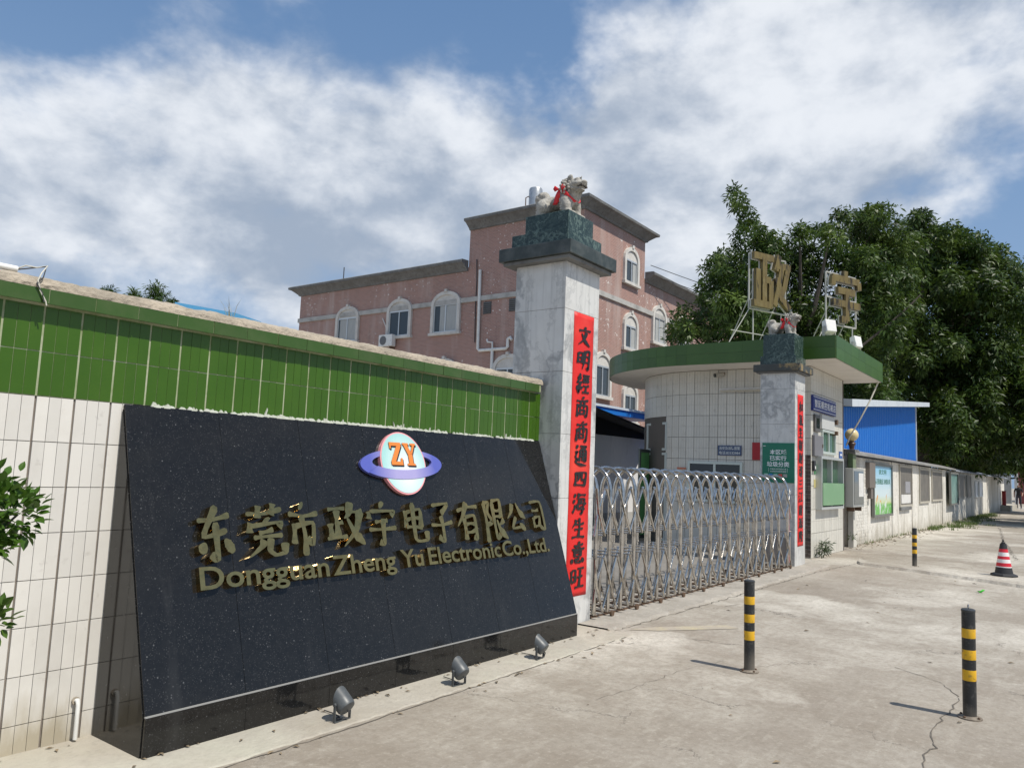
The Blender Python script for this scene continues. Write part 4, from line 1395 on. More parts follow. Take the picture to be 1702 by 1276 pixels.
M_rub = mat('black rubber', (.022, .023, .026), .6)
M_cr = mat('red cone band', (.60, .02, .035), .4)
M_cw = mat('white cone band', (.75, .73, .71), .4)
MB().lathe([(.20, 0), (.205, .012), (.20, .03), (.15, .05), (.02, .05)], 8, (cx_, cy_, .001)).build('base', M_rub, cone, False, .006)
for z0, z1, mm in ((.05, .15, M_rub), (.15, .165, M_cw), (.165, .225, M_cr), (.225, .285, M_cw), (.285, .335, M_cr), (.335, .40, M_cw), (.40, .455, M_cr), (.455, .545, M_rub)):
    MB().lathe([(cone_r(z0), z0), (cone_r(z1), z1)], 20, (cx_, cy_, 0)).build('stripe', mm, cone, True)
MB().lathe([(.03, .545), (.034, .56), (.014, .575), (.018, .60), (.004, .61)], 12, (cx_, cy_, 0)).build('tip', M_rub, cone, True)

# ------------------------------------------------------------------ ground floodlights in front of the sign
M_lampgrey = mat('grey lamp housing', (.075, .083, .088), .42, layers=((20, 4, .5, .72, (.13, .135, .13), .6),))
fl = thing('ground_floodlight', 'dark grey floodlight nearest the viewer, aimed at the black sign', 'floodlight', (0, 0, 0), 'floodlights in front of the sign')
tilt = R(36)
ax = Vector((0, math.cos(tilt), math.sin(tilt)))
side = Vector((1, 0, 0))
upx = side.cross(ax)
cen = Vector((0, 0, .128))
mb = MB()
n = 28
rings = []
for (dist, r_, slope) in ((-.062, .050, 0), (-.058, .062, 0), (-.045, .068, 0), (.01, .070, 0), (.035, .071, .75), (.035, .065, .75), (.0, .060, .0)):
    rg = []
    for k in range(n):
        a = 2 * math.pi * k / n
        q = side * math.cos(a) * r_ + upx * math.sin(a) * r_
        # the visor reaches further on its upper side
        rg.append(cen + q + ax * (dist + slope * .07 * math.sin(a)))
    rings.append(rg)
for rg in rings:
    mb.v += [tuple(p) for p in rg]
for i in range(len(rings) - 1):
    for k in range(n):
        a, b = i * n + k, i * n + (k + 1) % n
        mb.f.append((a, b, b + n, a + n))
mb.f.append(tuple(range(n))[::-1])
hd = mb.build('housing', M_lampgrey, fl, True)
mb = MB()
mb.v = [tuple(cen + (side * math.cos(2 * math.pi * k / n) + upx * math.sin(2 * math.pi * k / n)) * .061 + ax * .001) for k in range(n)]
mb.f = [tuple(range(n))]
mb.build('glass', M_glass, hd)
for s in (-1, 1):
    MB().box(s * .077 - .0025, s * .077 + .0025, -.012, .012, .004, .135).build('bracket_leg', M_lampgrey, fl, False, .001)
    MB().tube([(s * .070, 0, .126), (s * .088, 0, .126)], .012, 12).build('knob', M_lampgrey, fl, True)
MB().box(-.079, .079, -.012, .012, .002, .006).build('bracket_base', M_lampgrey, fl)
MB().tube([(0, -.02, .085), (.03, -.045, .06), (.035, -.03, .02), (.0, .0, .012), (-.04, .02, .012), (-.02, .05, .012), (.02, .04, .012), (.05, .12, .012), (.06, .24, .012)], .0045, 6).build('cable', M_wire_d, fl, True)
fl.scale = (.80, .80, .80)
fl.location = (3.18, 3.49, .008)
fl.rotation_euler = (0, 0, R(4))
f2 = copy_tree(fl, (4.21, 3.48, .008), 'middle grey floodlight of the three below the granite sign')
f2.rotation_euler = (0, 0, R(-3))
f3 = copy_tree(fl, (5.22, 3.50, .008), 'grey floodlight farthest along the sign, nearest the left gate pillar')
f3.rotation_euler = (0, 0, R(7))

# small things on the ground
mb = MB()
rnd = random.Random(9)
for k in range(5):
    a = k * 1.3
    mb.add([(12.99 + .01 * math.cos(a), 1.24 + .01 * math.sin(a), .004), (12.99 + .06 * math.cos(a) + .02, 1.24 + .06 * math.sin(a), .012 + .008 * k), (12.99 + .05 * math.cos(a + .7), 1.24 + .05 * math.sin(a + .7), .02 + .006 * k), (12.99, 1.25, .025)], [(0, 1, 2, 3)])
tag(mb.build('green_wrapper', mat('bright green plastic', (.07, .55, .04), .35)), 'crumpled bright green plastic scrap lying on the concrete', 'litter')
mb = MB()
mb.tube([(2.17, 3.98, .025), (2.20, 3.96, .03), (2.24, 3.95, .024)], [.016, .02, .014], 8)
tag(mb.build('pipe_stub', M_mortar, None, True), 'little beige pipe stub on the ground at the corner of the sign', 'pipe')
mb = MB()
rnd = random.Random(19)
M_litter = mat('dry leaves and grit', (.20, .155, .10), .9, island=.5)
for k in range(430):
    if k < 300:
        x, y = rnd.uniform(18.5, 31), 4.36 - abs(rnd.gauss(0, .22))
    elif k < 400:
        x, y = rnd.uniform(1.2, 6.6), rnd.choice((3.40, 4.2, 3.72)) - abs(rnd.gauss(0, .05))
        if x > 2.1 and y > 3.74:
            y = 3.735
    else:
        x, y = rnd.uniform(2, 16), rnd.uniform(.2, 3.4)
    s = rnd.uniform(.006, .022) * (1 + x / 16)
    a = rnd.uniform(0, 6.3)
    c, q = math.cos(a) * s, math.sin(a) * s
    z = .012 if y > 3.4 and x < 6.7 else .004
    mb.add([(x - c, y - q, z), (x + q * .4, y - c * .4, z + s * .25), (x + c, y + q, z + s * .1), (x - q * .4, y + c * .4, z + s * .35)], [(0, 1, 2, 3)])
o = mb.build('leaf_litter', M_litter)
o['kind'] = 'stuff'
tag(o, 'scattered dry leaves and grit along the wall foot and pavement', 'litter')

# ------------------------------------------------------------------ guard booth
booth = thing('guard_booth', 'white tiled guard booth with rounded end and overhanging green edged flat roof', 'booth', (16.5, 6, 0))
M_btile = mat('beige booth tile', (.64, .62, .555), .4, layers=((1.5, 6, .45, .75, (.55, .53, .465), .8), (9, 5, .58, .75, (.36, .33, .28), .5), (3, 5, .6, .8, (.30, .27, .22), .5, (1, 1, .15))), rand=.05)
M_soffit = mat('cream soffit', (.76, .72, .66), .8, layers=((2, 5, .45, .75, (.62, .58, .52), .8),))
CXB, CYB, RB = 17.65, 6.45, 2.20
BX, BY, BXE = 15.45, 4.24, 18.02


def booth_outline(off, n=16):
    r = RB + off
    pts = [(BXE, BY - off), (BX - off, BY - off), (BX - off, CYB)]
    for k in range(1, n + 1):
        a = math.pi - math.pi / 2 * k / n
        pts.append((CXB + r * math.cos(a), CYB + r * math.sin(a)))
    pts += [(BXE, CYB + r)]
    return pts


MB().prism([(x, y, 0) for x, y in booth_outline(-.010)], (0, 0, 3.705)).build('wall_core', mat('sooty joint', (.12, .105, .09), .9), booth)
brow = [(.006, .464), (.470, .919), (.925, 1.374), (1.380, 1.829), (1.835, 2.284), (2.290, 2.739), (2.745, 3.194), (3.200, 3.69)]
bt = {}
npart = 0
rest = MB()


def panel(c, tang, z0, z1, w, hide=False):
    global npart
    tang = Vector((*tang, 0)).normalized()
    nrm = Vector((tang.y, -tang.x, 0))
    if hide:
        a, b = Vector((*c, 0)) - tang * w / 2, Vector((*c, 0)) + tang * w / 2
        i = nrm * -.012
        rest.hexa([(*a.xy, z0), (*b.xy, z0), (*(b + i).xy, z0), (*(a + i).xy, z0), (*a.xy, z1), (*b.xy, z1), (*(b + i).xy, z1), (*(a + i).xy, z1)])
        return
    key = (round(w, 3), round(z1 - z0, 3))
    if key not in bt:
        pm = MB()
        tw, th = w / 3, (z1 - z0) / 2
        for a_ in range(3):
            for b_ in range(2):
                pm.box(-w / 2 + a_ * tw + .0012, -w / 2 + (a_ + 1) * tw - .0012, 0, .012, -th + b_ * th + .0012, -th + (b_ + 1) * th - .0012)
        me = pm.mesh()
        me.materials.append(M_btile)
        bt[key] = me
    o = bpy.data.objects.new('tile_panel', bt[key])
    COL.objects.link(o)
    o.parent = booth
    o.matrix_parent_inverse = Matrix.Translation(-BASE[booth.name])
    o.location = (c[0], c[1], (z0 + z1) / 2)
    o.rotation_euler = (0, 0, math.atan2(tang.y, tang.x))
    npart += 1


GPB = .1875
for ri, (z0, z1) in enumerate(brow):
    x = BX + GPB / 2
    while x < BXE - .05:
        panel((x, BY), (1, 0), z0, z1, 0.1795, z1 < .5 and x > 17.4)
        x += GPB
    y = BY + GPB / 2
    while y < CYB - .04:
        panel((BX, y), (0, -1), z0, z1, .1795, z1 < 1.0)
        y += GPB
    n = 18
    for k in range(n):
        a = math.pi - (k + .5) / n * math.pi / 2
        if k > 4 and z1 < 2.74:            # the glazed doorway sits here
            continue
        panel((CXB + RB * math.cos(a), CYB + RB * math.sin(a)), (-math.sin(a), math.cos(a)), z0, z1, .184, z1 < 1.0)
o = rest.build('more_tile_panels', M_btile, booth)
o['kind'] = 'stuff'
# dark mosaic strip at the corner
mb = MB()
for r_ in range(26):
    for c_ in range(4):
        y = 4.243 + c_ * .062 + (r_ % 2) * .0
        mb.box(BX - .014, BX - .001, y, y + .057, .02 + r_ * .075, .02 + r_ * .075 + .068)
o = mb.build('mosaic_strip', mat('brown mosaic', (.10, .072, .058), .35, island=.5), booth)
o['kind'] = 'stuff'
# glazed doorway on the curve
fx = [(CXB + (RB + .0) * math.cos(a), CYB + RB * math.sin(a)) for a in (R(180 - 24), R(180 - 48), R(180 - 72))]
for (a, b) in zip(fx, fx[1:]):
    A, B = Vector((*a, 0)), Vector((*b, 0))
    tg = (B - A).normalized()
    nr = Vector((-tg.y, tg.x, 0))
    for (z0, z1) in ((.05, 1.95), (2.0, 2.62)):
        fr = MB()
        for (u0, u1, v0, v1) in ((0, .06, z0, z1), ((B - A).length - .06, (B - A).length, z0, z1), (.0605, (B - A).length - .0605, z0, z0 + .05), (.0605, (B - A).length - .0605, z1 - .05, z1)):
            p = [A + tg * u0 + nr * .02, A + tg * u1 + nr * .02, A + tg * u1 - nr * .05, A + tg * u0 - nr * .05]
            fr.prism([(q.x, q.y, v0) for q in p], (0, 0, v1 - v0))
        f_ = fr.build('door_frame', mat('grey green frame', (.52, .56, .53), .45), booth)
        p = [A + tg * .06, B - tg * .06, B - tg * .06 - nr * .01, A + tg * .06 - nr * .01]
        MB().prism([(q.x, q.y, z0 + .05) for q in p], (0, 0, z1 - z0 - .1)).build('pane', mat('blue green glass', (.006, .032, .040), .12, spec=.35), f_)
# sliding window on the gate side
def window_y(x, y0, y1, z0, z1, frm, parent, mull=1, name='window', proud=.03):
    fr = MB()
    t_ = .05
    fr.box(x - proud, x + .02, y0, y1, z0, z0 + t_).box(x - proud, x + .02, y0, y1, z1 - t_, z1)
    fr.box(x - proud, x + .02, y0, y0 + t_, z0 + t_ + .0005, z1 - t_ - .0005).box(x - proud, x + .02, y1 - t_, y1, z0 + t_ + .0005, z1 - t_ - .0005)
    for k in range(mull):
        m_ = y0 + (y1 - y0) * (k + 1) / (mull + 1)
        fr.box(x - proud * .8, x + .02, m_ - t_ / 2, m_ + t_ / 2, z0 + t_ + .0005, z1 - t_ - .0005)
    f_ = fr.build(name, frm, parent)
    for k in range(mull + 1):
        a = y0 + t_ + .001 if k == 0 else y0 + (y1 - y0) * k / (mull + 1) + t_ / 2 + .001
        b = y1 - t_ - .001 if k == mull else y0 + (y1 - y0) * (k + 1) / (mull + 1) - t_ / 2 - .001
        MB().box(x - .005, x + .004, a, b, z0 + t_ + .001, z1 - t_ - .001).build('pane', M_glass, f_)
    return f_


def window_x(y, x0, x1, z0, z1, frm, parent, mull=1, name='window', proud=.03, gl=None):
    fr = MB()
    t_ = .05
    fr.box(x0, x1, y - proud, y + .02, z0, z0 + t_).box(x0, x1, y - proud, y + .02, z1 - t_, z1)
    fr.box(x0, x0 + t_, y - proud, y + .02, z0 + t_ + .0005, z1 - t_ - .0005).box(x1 - t_, x1, y - proud, y + .02, z0 + t_ + .0005, z1 - t_ - .0005)
    for k in range(mull):
        m_ = x0 + (x1 - x0) * (k + 1) / (mull + 1)
        fr.box(m_ - t_ / 2, m_ + t_ / 2, y - proud * .8, y + .02, z0 + t_ + .0005, z1 - t_ - .0005)
    f_ = fr.build(name, frm, parent)
    for k in range(mull + 1):
        a = x0 + t_ + .001 if k == 0 else x0 + (x1 - x0) * k / (mull + 1) + t_ / 2 + .001
        b = x1 - t_ - .001 if k == mull else x0 + (x1 - x0) * (k + 1) / (mull + 1) - t_ / 2 - .001
        MB().box(a, b, y - .005, y + .004, z0 + t_ + .001, z1 - t_ - .001).build('pane', gl or M_glass, f_)
    return f_


M_aluw = mat('pale green aluminium', (.55, .61, .57), .4, metal=.3)
M_gglass = mat('green tinted glass', (.05, .115, .06), .08, spec=.6)
window_y(BX, 5.58, 6.76, .95, 1.78, M_aluw, booth)
window_x(BY, 16.14, 17.17, 2.02, 2.51, M_aluw, booth, 1, 'window', .04, M_gglass)
window_x(BY, 15.75, 17.48, .92, 1.96, mat('silver frame', (.58, .60, .58), .4, metal=.5), booth, 1, 'window', .12, M_gglass)
MB().box(16.06, 17.02, BY - .05, BY - .002, 2.515, 2.80).build('shutter_box', mat('grey shutter box', (.50, .51, .50), .5), booth, False, .006)
MB().box(17.06, 17.16, BY - .09, BY - .002, 2.44, 2.52).build('bracket', M_darksteel, booth)
MB().box(17.06, 17.16, BY - .09, BY - .002, 2.66, 2.76).build('bracket', M_darksteel, booth)
# green glazed lower leaf standing open
lf = MB().box(15.80, 17.43, BY - .135, BY - .123, 1.0, 1.44).build('window_apron', M_green_paint, booth)
# roof slab
ro = [(18.6, 3.57), (14.6, 3.57), (14.6, CYB)]
for k in range(1, 21):
    a = math.pi - math.pi / 2 * k / 20
    ro.append((CXB + 3.05 * math.cos(a), CYB + 3.05 * math.sin(a)))
ro += [(18.6, CYB + 3.05)]
roof = MB().prism([(x, y, 3.71) for x, y in ro], (0, 0, .40)).build('roof', M_joint_g, booth)
ins = [(18.58, 3.59), (14.62, 3.59), (14.62, CYB)] + [(CXB + 3.03 * math.cos(math.pi - math.pi / 2 * k / 20), CYB + 3.03 * math.sin(math.pi - math.pi / 2 * k / 20)) for k in range(1, 21)] + [(18.58, CYB + 3.03)]
MB().prism([(x, y, 3.700) for x, y in ins], (0, 0, .009)).build('soffit', M_soffit, roof)
M_fascia = mat('green fascia tile', (.046, .105, .014), .35, layers=((2.5, 5, .45, .75, (.06, .125, .02), .8), (8, 5, .6, .8, (.10, .12, .07), .5, (1, 1, .2))), rand=.10)
per = []
for (a, b) in zip(ro, ro[1:]):
    A, B = Vector((*a, 0)), Vector((*b, 0))
    ln = (B - A).length
    n = max(1, round(ln / .6))
    for k in range(n):
        per.append((A.lerp(B, k / n), A.lerp(B, (k + 1) / n)))
for a, b in per:
    tg = (b - a).normalized()
    nr = Vector((tg.y, -tg.x, 0)) * -1
    nr = Vector((-tg.y, tg.x, 0))
    # make sure it points away from the middle of the roof
    if (a - Vector((17, 6.5, 0))).dot(nr) < 0:
        nr = -nr
    for (z0, z1) in ((3.701, 3.909), (3.912, 4.125)):
        p = [a + tg * .001, b - tg * .001, b - tg * .001 + nr * .012, a + tg * .001 + nr * .012]
        MB().prism([(q.x, q.y, z0) for q in p], (0, 0, z1 - z0)).build('fascia_tile', M_fascia, roof)

# things on the booth
M_bluesign = mat('blue enamel', (.022, .035, .20), .35, layers=((6, 4, .5, .75, (.04, .055, .24), .6),))
M_wlet = mat('white lettering', (.72, .74, .76), .5)
M_cream = mat('cream lettering', (.62, .66, .66), .6)
bs = thing('shop_sign', 'blue sign with a row of white characters on the booth front above the window', 'sign', (16.3, 4.2, 2.83))
MB().box(15.44, 17.13, 4.19, 4.237, 2.83, 3.135).build('board', M_bluesign, bs, False, .004)
for z in (2.855, 3.10):
    MB().box(15.445, 17.125, 4.187, 4.1895, z, z + .010).build('stripe', M_wlet, bs)
for k, ch in enumerate('智延模控机械店'):
    text_obj('character', ch, M_wlet, bs, (15.53 + k * .228, 4.1888, 2.905), (1, 0, 0), (0, 0, 1), .19, .155, .012)
mt = thing('meter_box', 'dark grey meter box high on the booth front, left of the small window', 'box', (15.77, 4.2, 2.43))
MB().box(15.60, 15.95, 4.195, 4.238, 2.43, 2.77).build('case', mat('meter grey', (.10, .095, .09), .4), mt, False, .01)
MB().box(15.66, 15.89, 4.191, 4.1945, 2.50, 2.70).build('window', M_glass, mt)
mt = thing('distribution_box', 'larger grey steel distribution box below the meter box on the booth front', 'box', (15.77, 4.2, 1.99))
MB().box(15.50, 16.10, 4.18, 4.238, 1.95, 2.36).build('case', mat('steel grey', (.20, .195, .205), .4, metal=.2), mt, False, .01)
MB().box(16.03, 16.055, 4.168, 4.1795, 2.13, 2.2).build('latch', M_darksteel, mt)
pl = thing('address_plaque', 'small blue house number plaque on the booth front', 'plaque', (17.6, 4.2, 1.9))
MB().box(17.56, 17.80, 4.225, 4.2375, 1.93, 2.12).build('plate', mat('plaque blue', (.03, .10, .36), .35), pl)
MB().box(17.60, 17.76, 4.222, 4.2245, 2.03, 2.07).build('print', M_wlet, pl)
sw = thing('switch_box', 'black switch box by the booth corner', 'switch', (15.6, 4.2, 1.7))
MB().box(15.50, 15.62, 4.19, 4.238, 1.66, 1.86).build('case', mat('black plastic', (.025, .025, .028), .4), sw, False, .006)
MB().box(15.53, 15.59, 4.184, 4.1895, 1.70, 1.76).build('button', M_whiteplastic, sw)
for nm, lb, x0, x1, z0, z1, cc in (('green_sticker', 'green notice sticker on the booth front beside the open window', 15.65, 15.74, 1.60, 1.80, (.06, .24, .10)), ('yellow_sticker', 'yellow notice sticker below the green one on the booth front', 15.63, 15.74, 1.34, 1.50, (.55, .48, .20))):
    o = MB().box(x0, x1, 4.231, 4.2375, z0, z1).build(nm, mat(nm, cc, .5))
    tag(o, lb, 'sticker')
nb = thing('notice_cabinet', 'glass fronted notice cabinet fixed on brackets beside the booth window', 'cabinet', (18.4, 4.1, .9))
MB().box(18.05, 19.05, 4.06, 4.236, .93, 1.78).build('case', mat('cabinet grey', (.40, .41, .39), .45, metal=.3), nb, False, .008)
MB().box(18.11, 18.99, 4.052, 4.0585, .99, 1.72).build('glass', mat('cabinet glass', (.10, .12, .12), .08), nb)
MB().box(18.50, 18.95, 4.047, 4.0515, 1.16, 1.68).build('paper', M_whitepaint, nb)
for x in (18.2, 18.85):
    MB().box(x, x + .05, 4.08, 4.237, .84, .928).build('bracket', M_darksteel, nb)
ps = thing('phone_sign', 'small blue sign with two lines of white writing above the booth window', 'sign', (15.44, 5.9, 1.93))
MB().box(15.425, 15.4365, 5.60, 6.10, 1.915, 2.12).build('board', mat('phone sign blue', (.055, .085, .17), .4), ps)
text_obj('writing', '治安及消防报警', M_cream, ps, (15.4245, 6.07, 2.03), (0, -1, 0), (0, 0, 1), .44, .068, .01, .0015)
text_obj('writing', '电话:83332984', M_cream, ps, (15.4245, 6.07, 1.935), (0, -1, 0), (0, 0, 1), .44, .068, .01, .0015)
o = MB().box(15.425, 15.4365, 5.20, 5.38, 1.84, 2.19).build('red_paper', mat('dark red paper', (.38, .012, .02), .5))
tag(o, 'dark red paper notice on the booth wall left of the right gate pillar', 'notice')
o = MB().box(15.428, 15.4365, 6.80, 7.00, 1.60, 1.64).build('warning_strip', mat('orange strip', (.50, .16, .09), .5))
tag(o, 'short orange warning strip on the curved booth wall by the doorway', 'sticker')
tb = thing('tube_lamp', 'unlit tube lamp along the upper booth wall beneath the roof', 'lamp', (15.4, 5.6, 3.25))
MB().tube([(15.40, 5.15, 3.25), (15.40, 6.05, 3.25)], .018, 10).build('tube', mat('lamp tube', (.55, .52, .44), .3), tb, True)
MB().box(15.415, 15.4375, 5.12, 6.08, 3.262, 3.30).build('batten', M_whitepaint, tb)
cc = thing('security_camera', 'small dark security camera mounted under the booth roof', 'camera', (15.4, 6.04, 3.6))
MB().tube([(15.42, 6.0, 3.60), (15.30, 6.12, 3.565)], .045, 12).build('body', mat('camera beige', (.42, .40, .35), .4), cc, True)
MB().tube([(15.30, 6.12, 3.565), (15.28, 6.14, 3.560)], .042, 12).build('lens', M_glass, cc, True)
MB().tube([(15.44, 5.98, 3.62), (15.40, 6.02, 3.60)], .02, 8).build('mount', M_darksteel, cc, True)

gs = thing('recycling_sign', 'green waste sorting sign with white characters on the right gate pillar', 'sign', (13.59, 4.28, 1.42))
M_gsign = mat('teal green sign', (.006, .155, .092), .4, layers=((8, 4, .5, .75, (.012, .18, .11), .5),))
MB().box(13.581, 13.593, 4.005, 4.555, 1.42, 2.105).build('board', M_gsign, gs)
for z, wd, h_, tx, bo in ((1.905, .285, .085, '本区域', .02), (1.80, .285, .085, '已实行', .02), (1.692, .385, .09, '垃圾分类', .02)):
    text_obj('writing', tx, M_wlet, gs, (13.5805, 4.28 + wd / 2, z), (0, -1, 0), (0, 0, 1), wd, h_, bo, .0012)
for z, tx in ((1.640, '不能乱丢垃圾分类'), (1.598, '文明投放美丽家园')):
    text_obj('writing', tx, M_wlet, gs, (13.5805, 4.42, z), (0, -1, 0), (0, 0, 1), .28, .026, .0, .0012)
for y in (4.445, 4.12):
    MB().box(13.5795, 13.5807, y - .0015, y + .0015, 1.595, 1.672).build('bracket_line', M_wlet, gs)
for k, cc_ in enumerate(((.35, .62, .48), (.02, .20, .50), (.25, .5, .35), (.55, .06, .06), (.32, .32, .30))):
    y = 4.49 - k * .083
    MB().box(13.579, 13.5808, y - .032, y + .032, 1.515, 1.57).build('bin_picture', mat('bin picture %d' % k, cc_, .5), gs)
MB().box(13.579, 13.5808, 4.50, 4.54, 2.045, 2.055).build('print', M_wlet, gs)

# ------------------------------------------------------------------ roof sign characters
M_bronze = mat('weathered bronze', (.17, .128, .040), .5, metal=.15, layers=((7, 6, .45, .62, (.12, .085, .03), .9, (1, 1, .25)), (9, 6, .54, .60, (.03, .022, .010), 1.0, (1, 1, .22)), (5, 4, .55, .75, (.23, .20, .10), .6)))
M_frame = mat('pale sign frame', (.42, .42, .385), .5, layers=((7, 5, .5, .7, (.30, .28, .23), .8),))
dvec = Vector((.92, -.39, 0)).normalized()
ndir = Vector((dvec.y, -dvec.x, 0))
STROKES['政#'] = 'n-2,95 54,95|n28,95 28,8|n10,70 10,8|n30,52 46,52|n46,52 46,8|n-3,5 50,5|n70,104 60,74|n62,84 102,84|n78,84 64,30 56,6|n62,60 76,22 100,4|n94,84 84,44 74,28'
STROKES['宇#'] = 'n50,106 50,90|n4,88 98,88|n8,90 6,72|n96,88 98,72|n22,64 82,64|n4,38 100,38|n54,64 54,4|n54,6 34,6'
for ch, c, w, h, z0, lb in (('政#', (15.98, 5.22), 1.06, 1.12, 5.02, 'bronze character on a steel frame on the booth roof, the left one of two'), ('宇#', (18.16, 4.27), 1.0, 1.12, 5.02, 'bronze character on a steel frame on the booth roof, the right one over the corner')):
    t = thing('roof_character', lb, 'sign', (c[0], c[1], 4.13), 'bronze characters on the booth roof')
    o0 = Vector((c[0], c[1], z0)) - dvec * w / 2
    brush(ch, w, h, .125 if ch[0] == '政' else .135, .07, lambda x, y, d: o0 + dvec * x + Vector((0, 0, y)) + ndir * d, seed=3, flow=0, block=True).build('character', M_bronze, t)
    # pale edge trim: same strokes, thicker and set back
    brush(ch, w, h, .155 if ch[0] == '政' else .165, .03, lambda x, y, d: o0 + dvec * x + Vector((0, 0, y)) + ndir * (d - .035), seed=3, flow=0, block=True).build('edge_trim', M_frame, t)
    back = ndir * -.07
    P = lambda u, z, k=0.0: o0 + dvec * (u * w) + Vector((0, 0, z - z0)) + back + ndir * k
    for (a, b) in (((-.02, z0 - .05), (-.02, z0 + h)), ((1.02, z0 - .05), (1.02, z0 + h)), ((-.02, z0 + h), (1.02, z0 + h)), ((-.02, z0 - .05), (1.02, z0 - .05)), ((-.02, z0 + h * .5), (1.02, z0 + h * .5))):
        MB().tube([P(*a), P(*b)], .02, 6).build('frame_bar', M_frame, t)
    for u in (.1, .9):
        MB().tube([P(u, z0 - .05), P(u, 4.115)], .014, 6).build('post', M_frame, t)
        MB().tube([P(u, z0 + .4), P(u, 4.115, -.8)], .010, 6).build('brace', M_frame, t)
    MB().tube([P(-.6, 4.116), P(.1, z0 + .1)], .010, 6).build('brace', M_frame, t)
    MB().tube([P(-.5, 4.45), P(1.3, 4.45)], .010, 6).build('rail', M_frame, t)
# white flood boxes on the roof edge
for (x, y, az, lb) in ((14.78, 3.72, -35, 'white floodlight box tilted on the roof corner of the booth'), (16.72, 3.68, -20, 'white floodlight box on the front edge of the booth roof')):
    t = thing('roof_floodlight', lb, 'floodlight', (0, 0, 0), 'white floodlights on the booth roof')
    mb = MB()
    mb.hexa([(-.11, -.07, .10), (.11, -.07, .10), (.10, .08, .04), (-.10, .08, .04), (-.12, -.02, .33), (.12, -.02, .33), (.10, .10, .30), (-.10, .10, .30)])
    mb.build('case', M_whiteplastic, t, False, .012)
    for s in (-1, 1):
        MB().box(s * .125 - .006, s * .125 + .006, -.01, .05, 0, .2).build('bracket', M_frame, t)
    MB().box(-.131, .131, -.01, .05, -.012, -.0005).build('foot', M_frame, t)
    t.location = (x, y, 4.125)
    t.rotation_euler = (0, 0, R(az))
o = MB().tube([(18.45, 3.62, 3.70), (18.3, 3.75, 3.3), (18.2, 3.95, 2.85), (18.3, 4.2, 2.45), (18.7, 4.35, 2.3)], .016, 6).build('cable', M_wire_w, None, True)
tag(o, 'pale cable hanging from the booth roof corner to the round lamp post', 'cable')

# ------------------------------------------------------------------ main building
bld = thing('factory_building', 'pink tiled factory block with a taller corner tower, grey cornices and white arched windows', 'building', (38, 27, 0))
XC, YC = 31.85, 19.62
MB().box(XC, 38.45, YC, 27.0, 0, 14.75).build('tower_wall', M_facade, bld)
MB().box(XC + .002, 44.0, 27.001, 41.4, 0, 12.35).build('left_wing_wall', M_facade, bld)
MB().box(38.4505, 60.0, YC + .002, 26.99, 0, 12.35).build('right_wing_wall', M_facade, bld)


def cornice(name, pts, z0, parent):
    """Sweep a moulded cornice profile along an open plan path (outside on the left of travel)."""
    prof = [(0.02, .10), (.10, .12), (.14, .20), (.28, .32), (.46, .46), (.60, .50), (.62, .62), (.54, .68), (.02, .70)]
    mb = MB()
    P = [Vector((*p, 0)) for p in pts]
    nrm = []
    for i in range(len(P)):
        ds = []
        if i > 0:
            ds.append((P[i] - P[i - 1]).normalized())
        if i < len(P) - 1:
            ds.append((P[i + 1] - P[i]).normalized())
        ns = [Vector((-d.y, d.x, 0)) for d in ds]
        n_ = sum(ns, Vector()) / len(ns)
        n_ = n_ / max(n_.length_squared, .01)
        nrm.append(n_)
    for p, n_ in zip(P, nrm):
        for (o_, z) in prof:
            q = p + n_ * o_
            mb.v.append((q.x, q.y, z0 + z))
    k = len(prof)
    for i in range(len(P) - 1):
        for j in range(k - 1):
            a = i * k + j
            mb.f.append((a, a + k, a + k + 1, a + 1))
    for e in (0, len(P) - 1):
        mb.f.append(tuple(e * k + j for j in range(k)))
    # cap across the top so that the roof edge is closed
    return mb.build(name, M_concrete, parent)


# travel so that the outside lies on the left
cornice('tower_cornice', [(XC, 27.0), (XC, YC), (38.45, YC), (38.45, 27.0)][::-1], 14.30, bld)
cornice('left_wing_cornice', [(XC, 27.02), (XC, 41.4), (44, 41.4)], 12.02, bld)
cornice('right_wing_cornice', [(60.0, YC), (38.47, YC)], 12.02, bld)
for a in (MB().box(XC - .10, XC + .03, YC + .0, 41.45, 10.36, 10.62), MB().box(XC - .1005, 60, YC - .10, YC + .03, 10.36, 10.62)):
    a.build('string_course', mat('string course', (.45, .44, .415), .8, layers=((1.8, 6, .45, .7, (.24, .235, .22), .8),)), bld)
M_surround = mat('window surround', (.62, .60, .56), .75, layers=((2.2, 5, .45, .72, (.44, .42, .385), .8), (9, 5, .6, .75, (.30, .28, .25), .5)))
M_bglass = mat('building glass', (.045, .055, .06), .10, spec=.6)
M_curtain = mat('curtain', (.42, .43, .42), .8, layers=((5, 4, .4, .7, (.30, .32, .32), .8, (6, 6, .3)),))


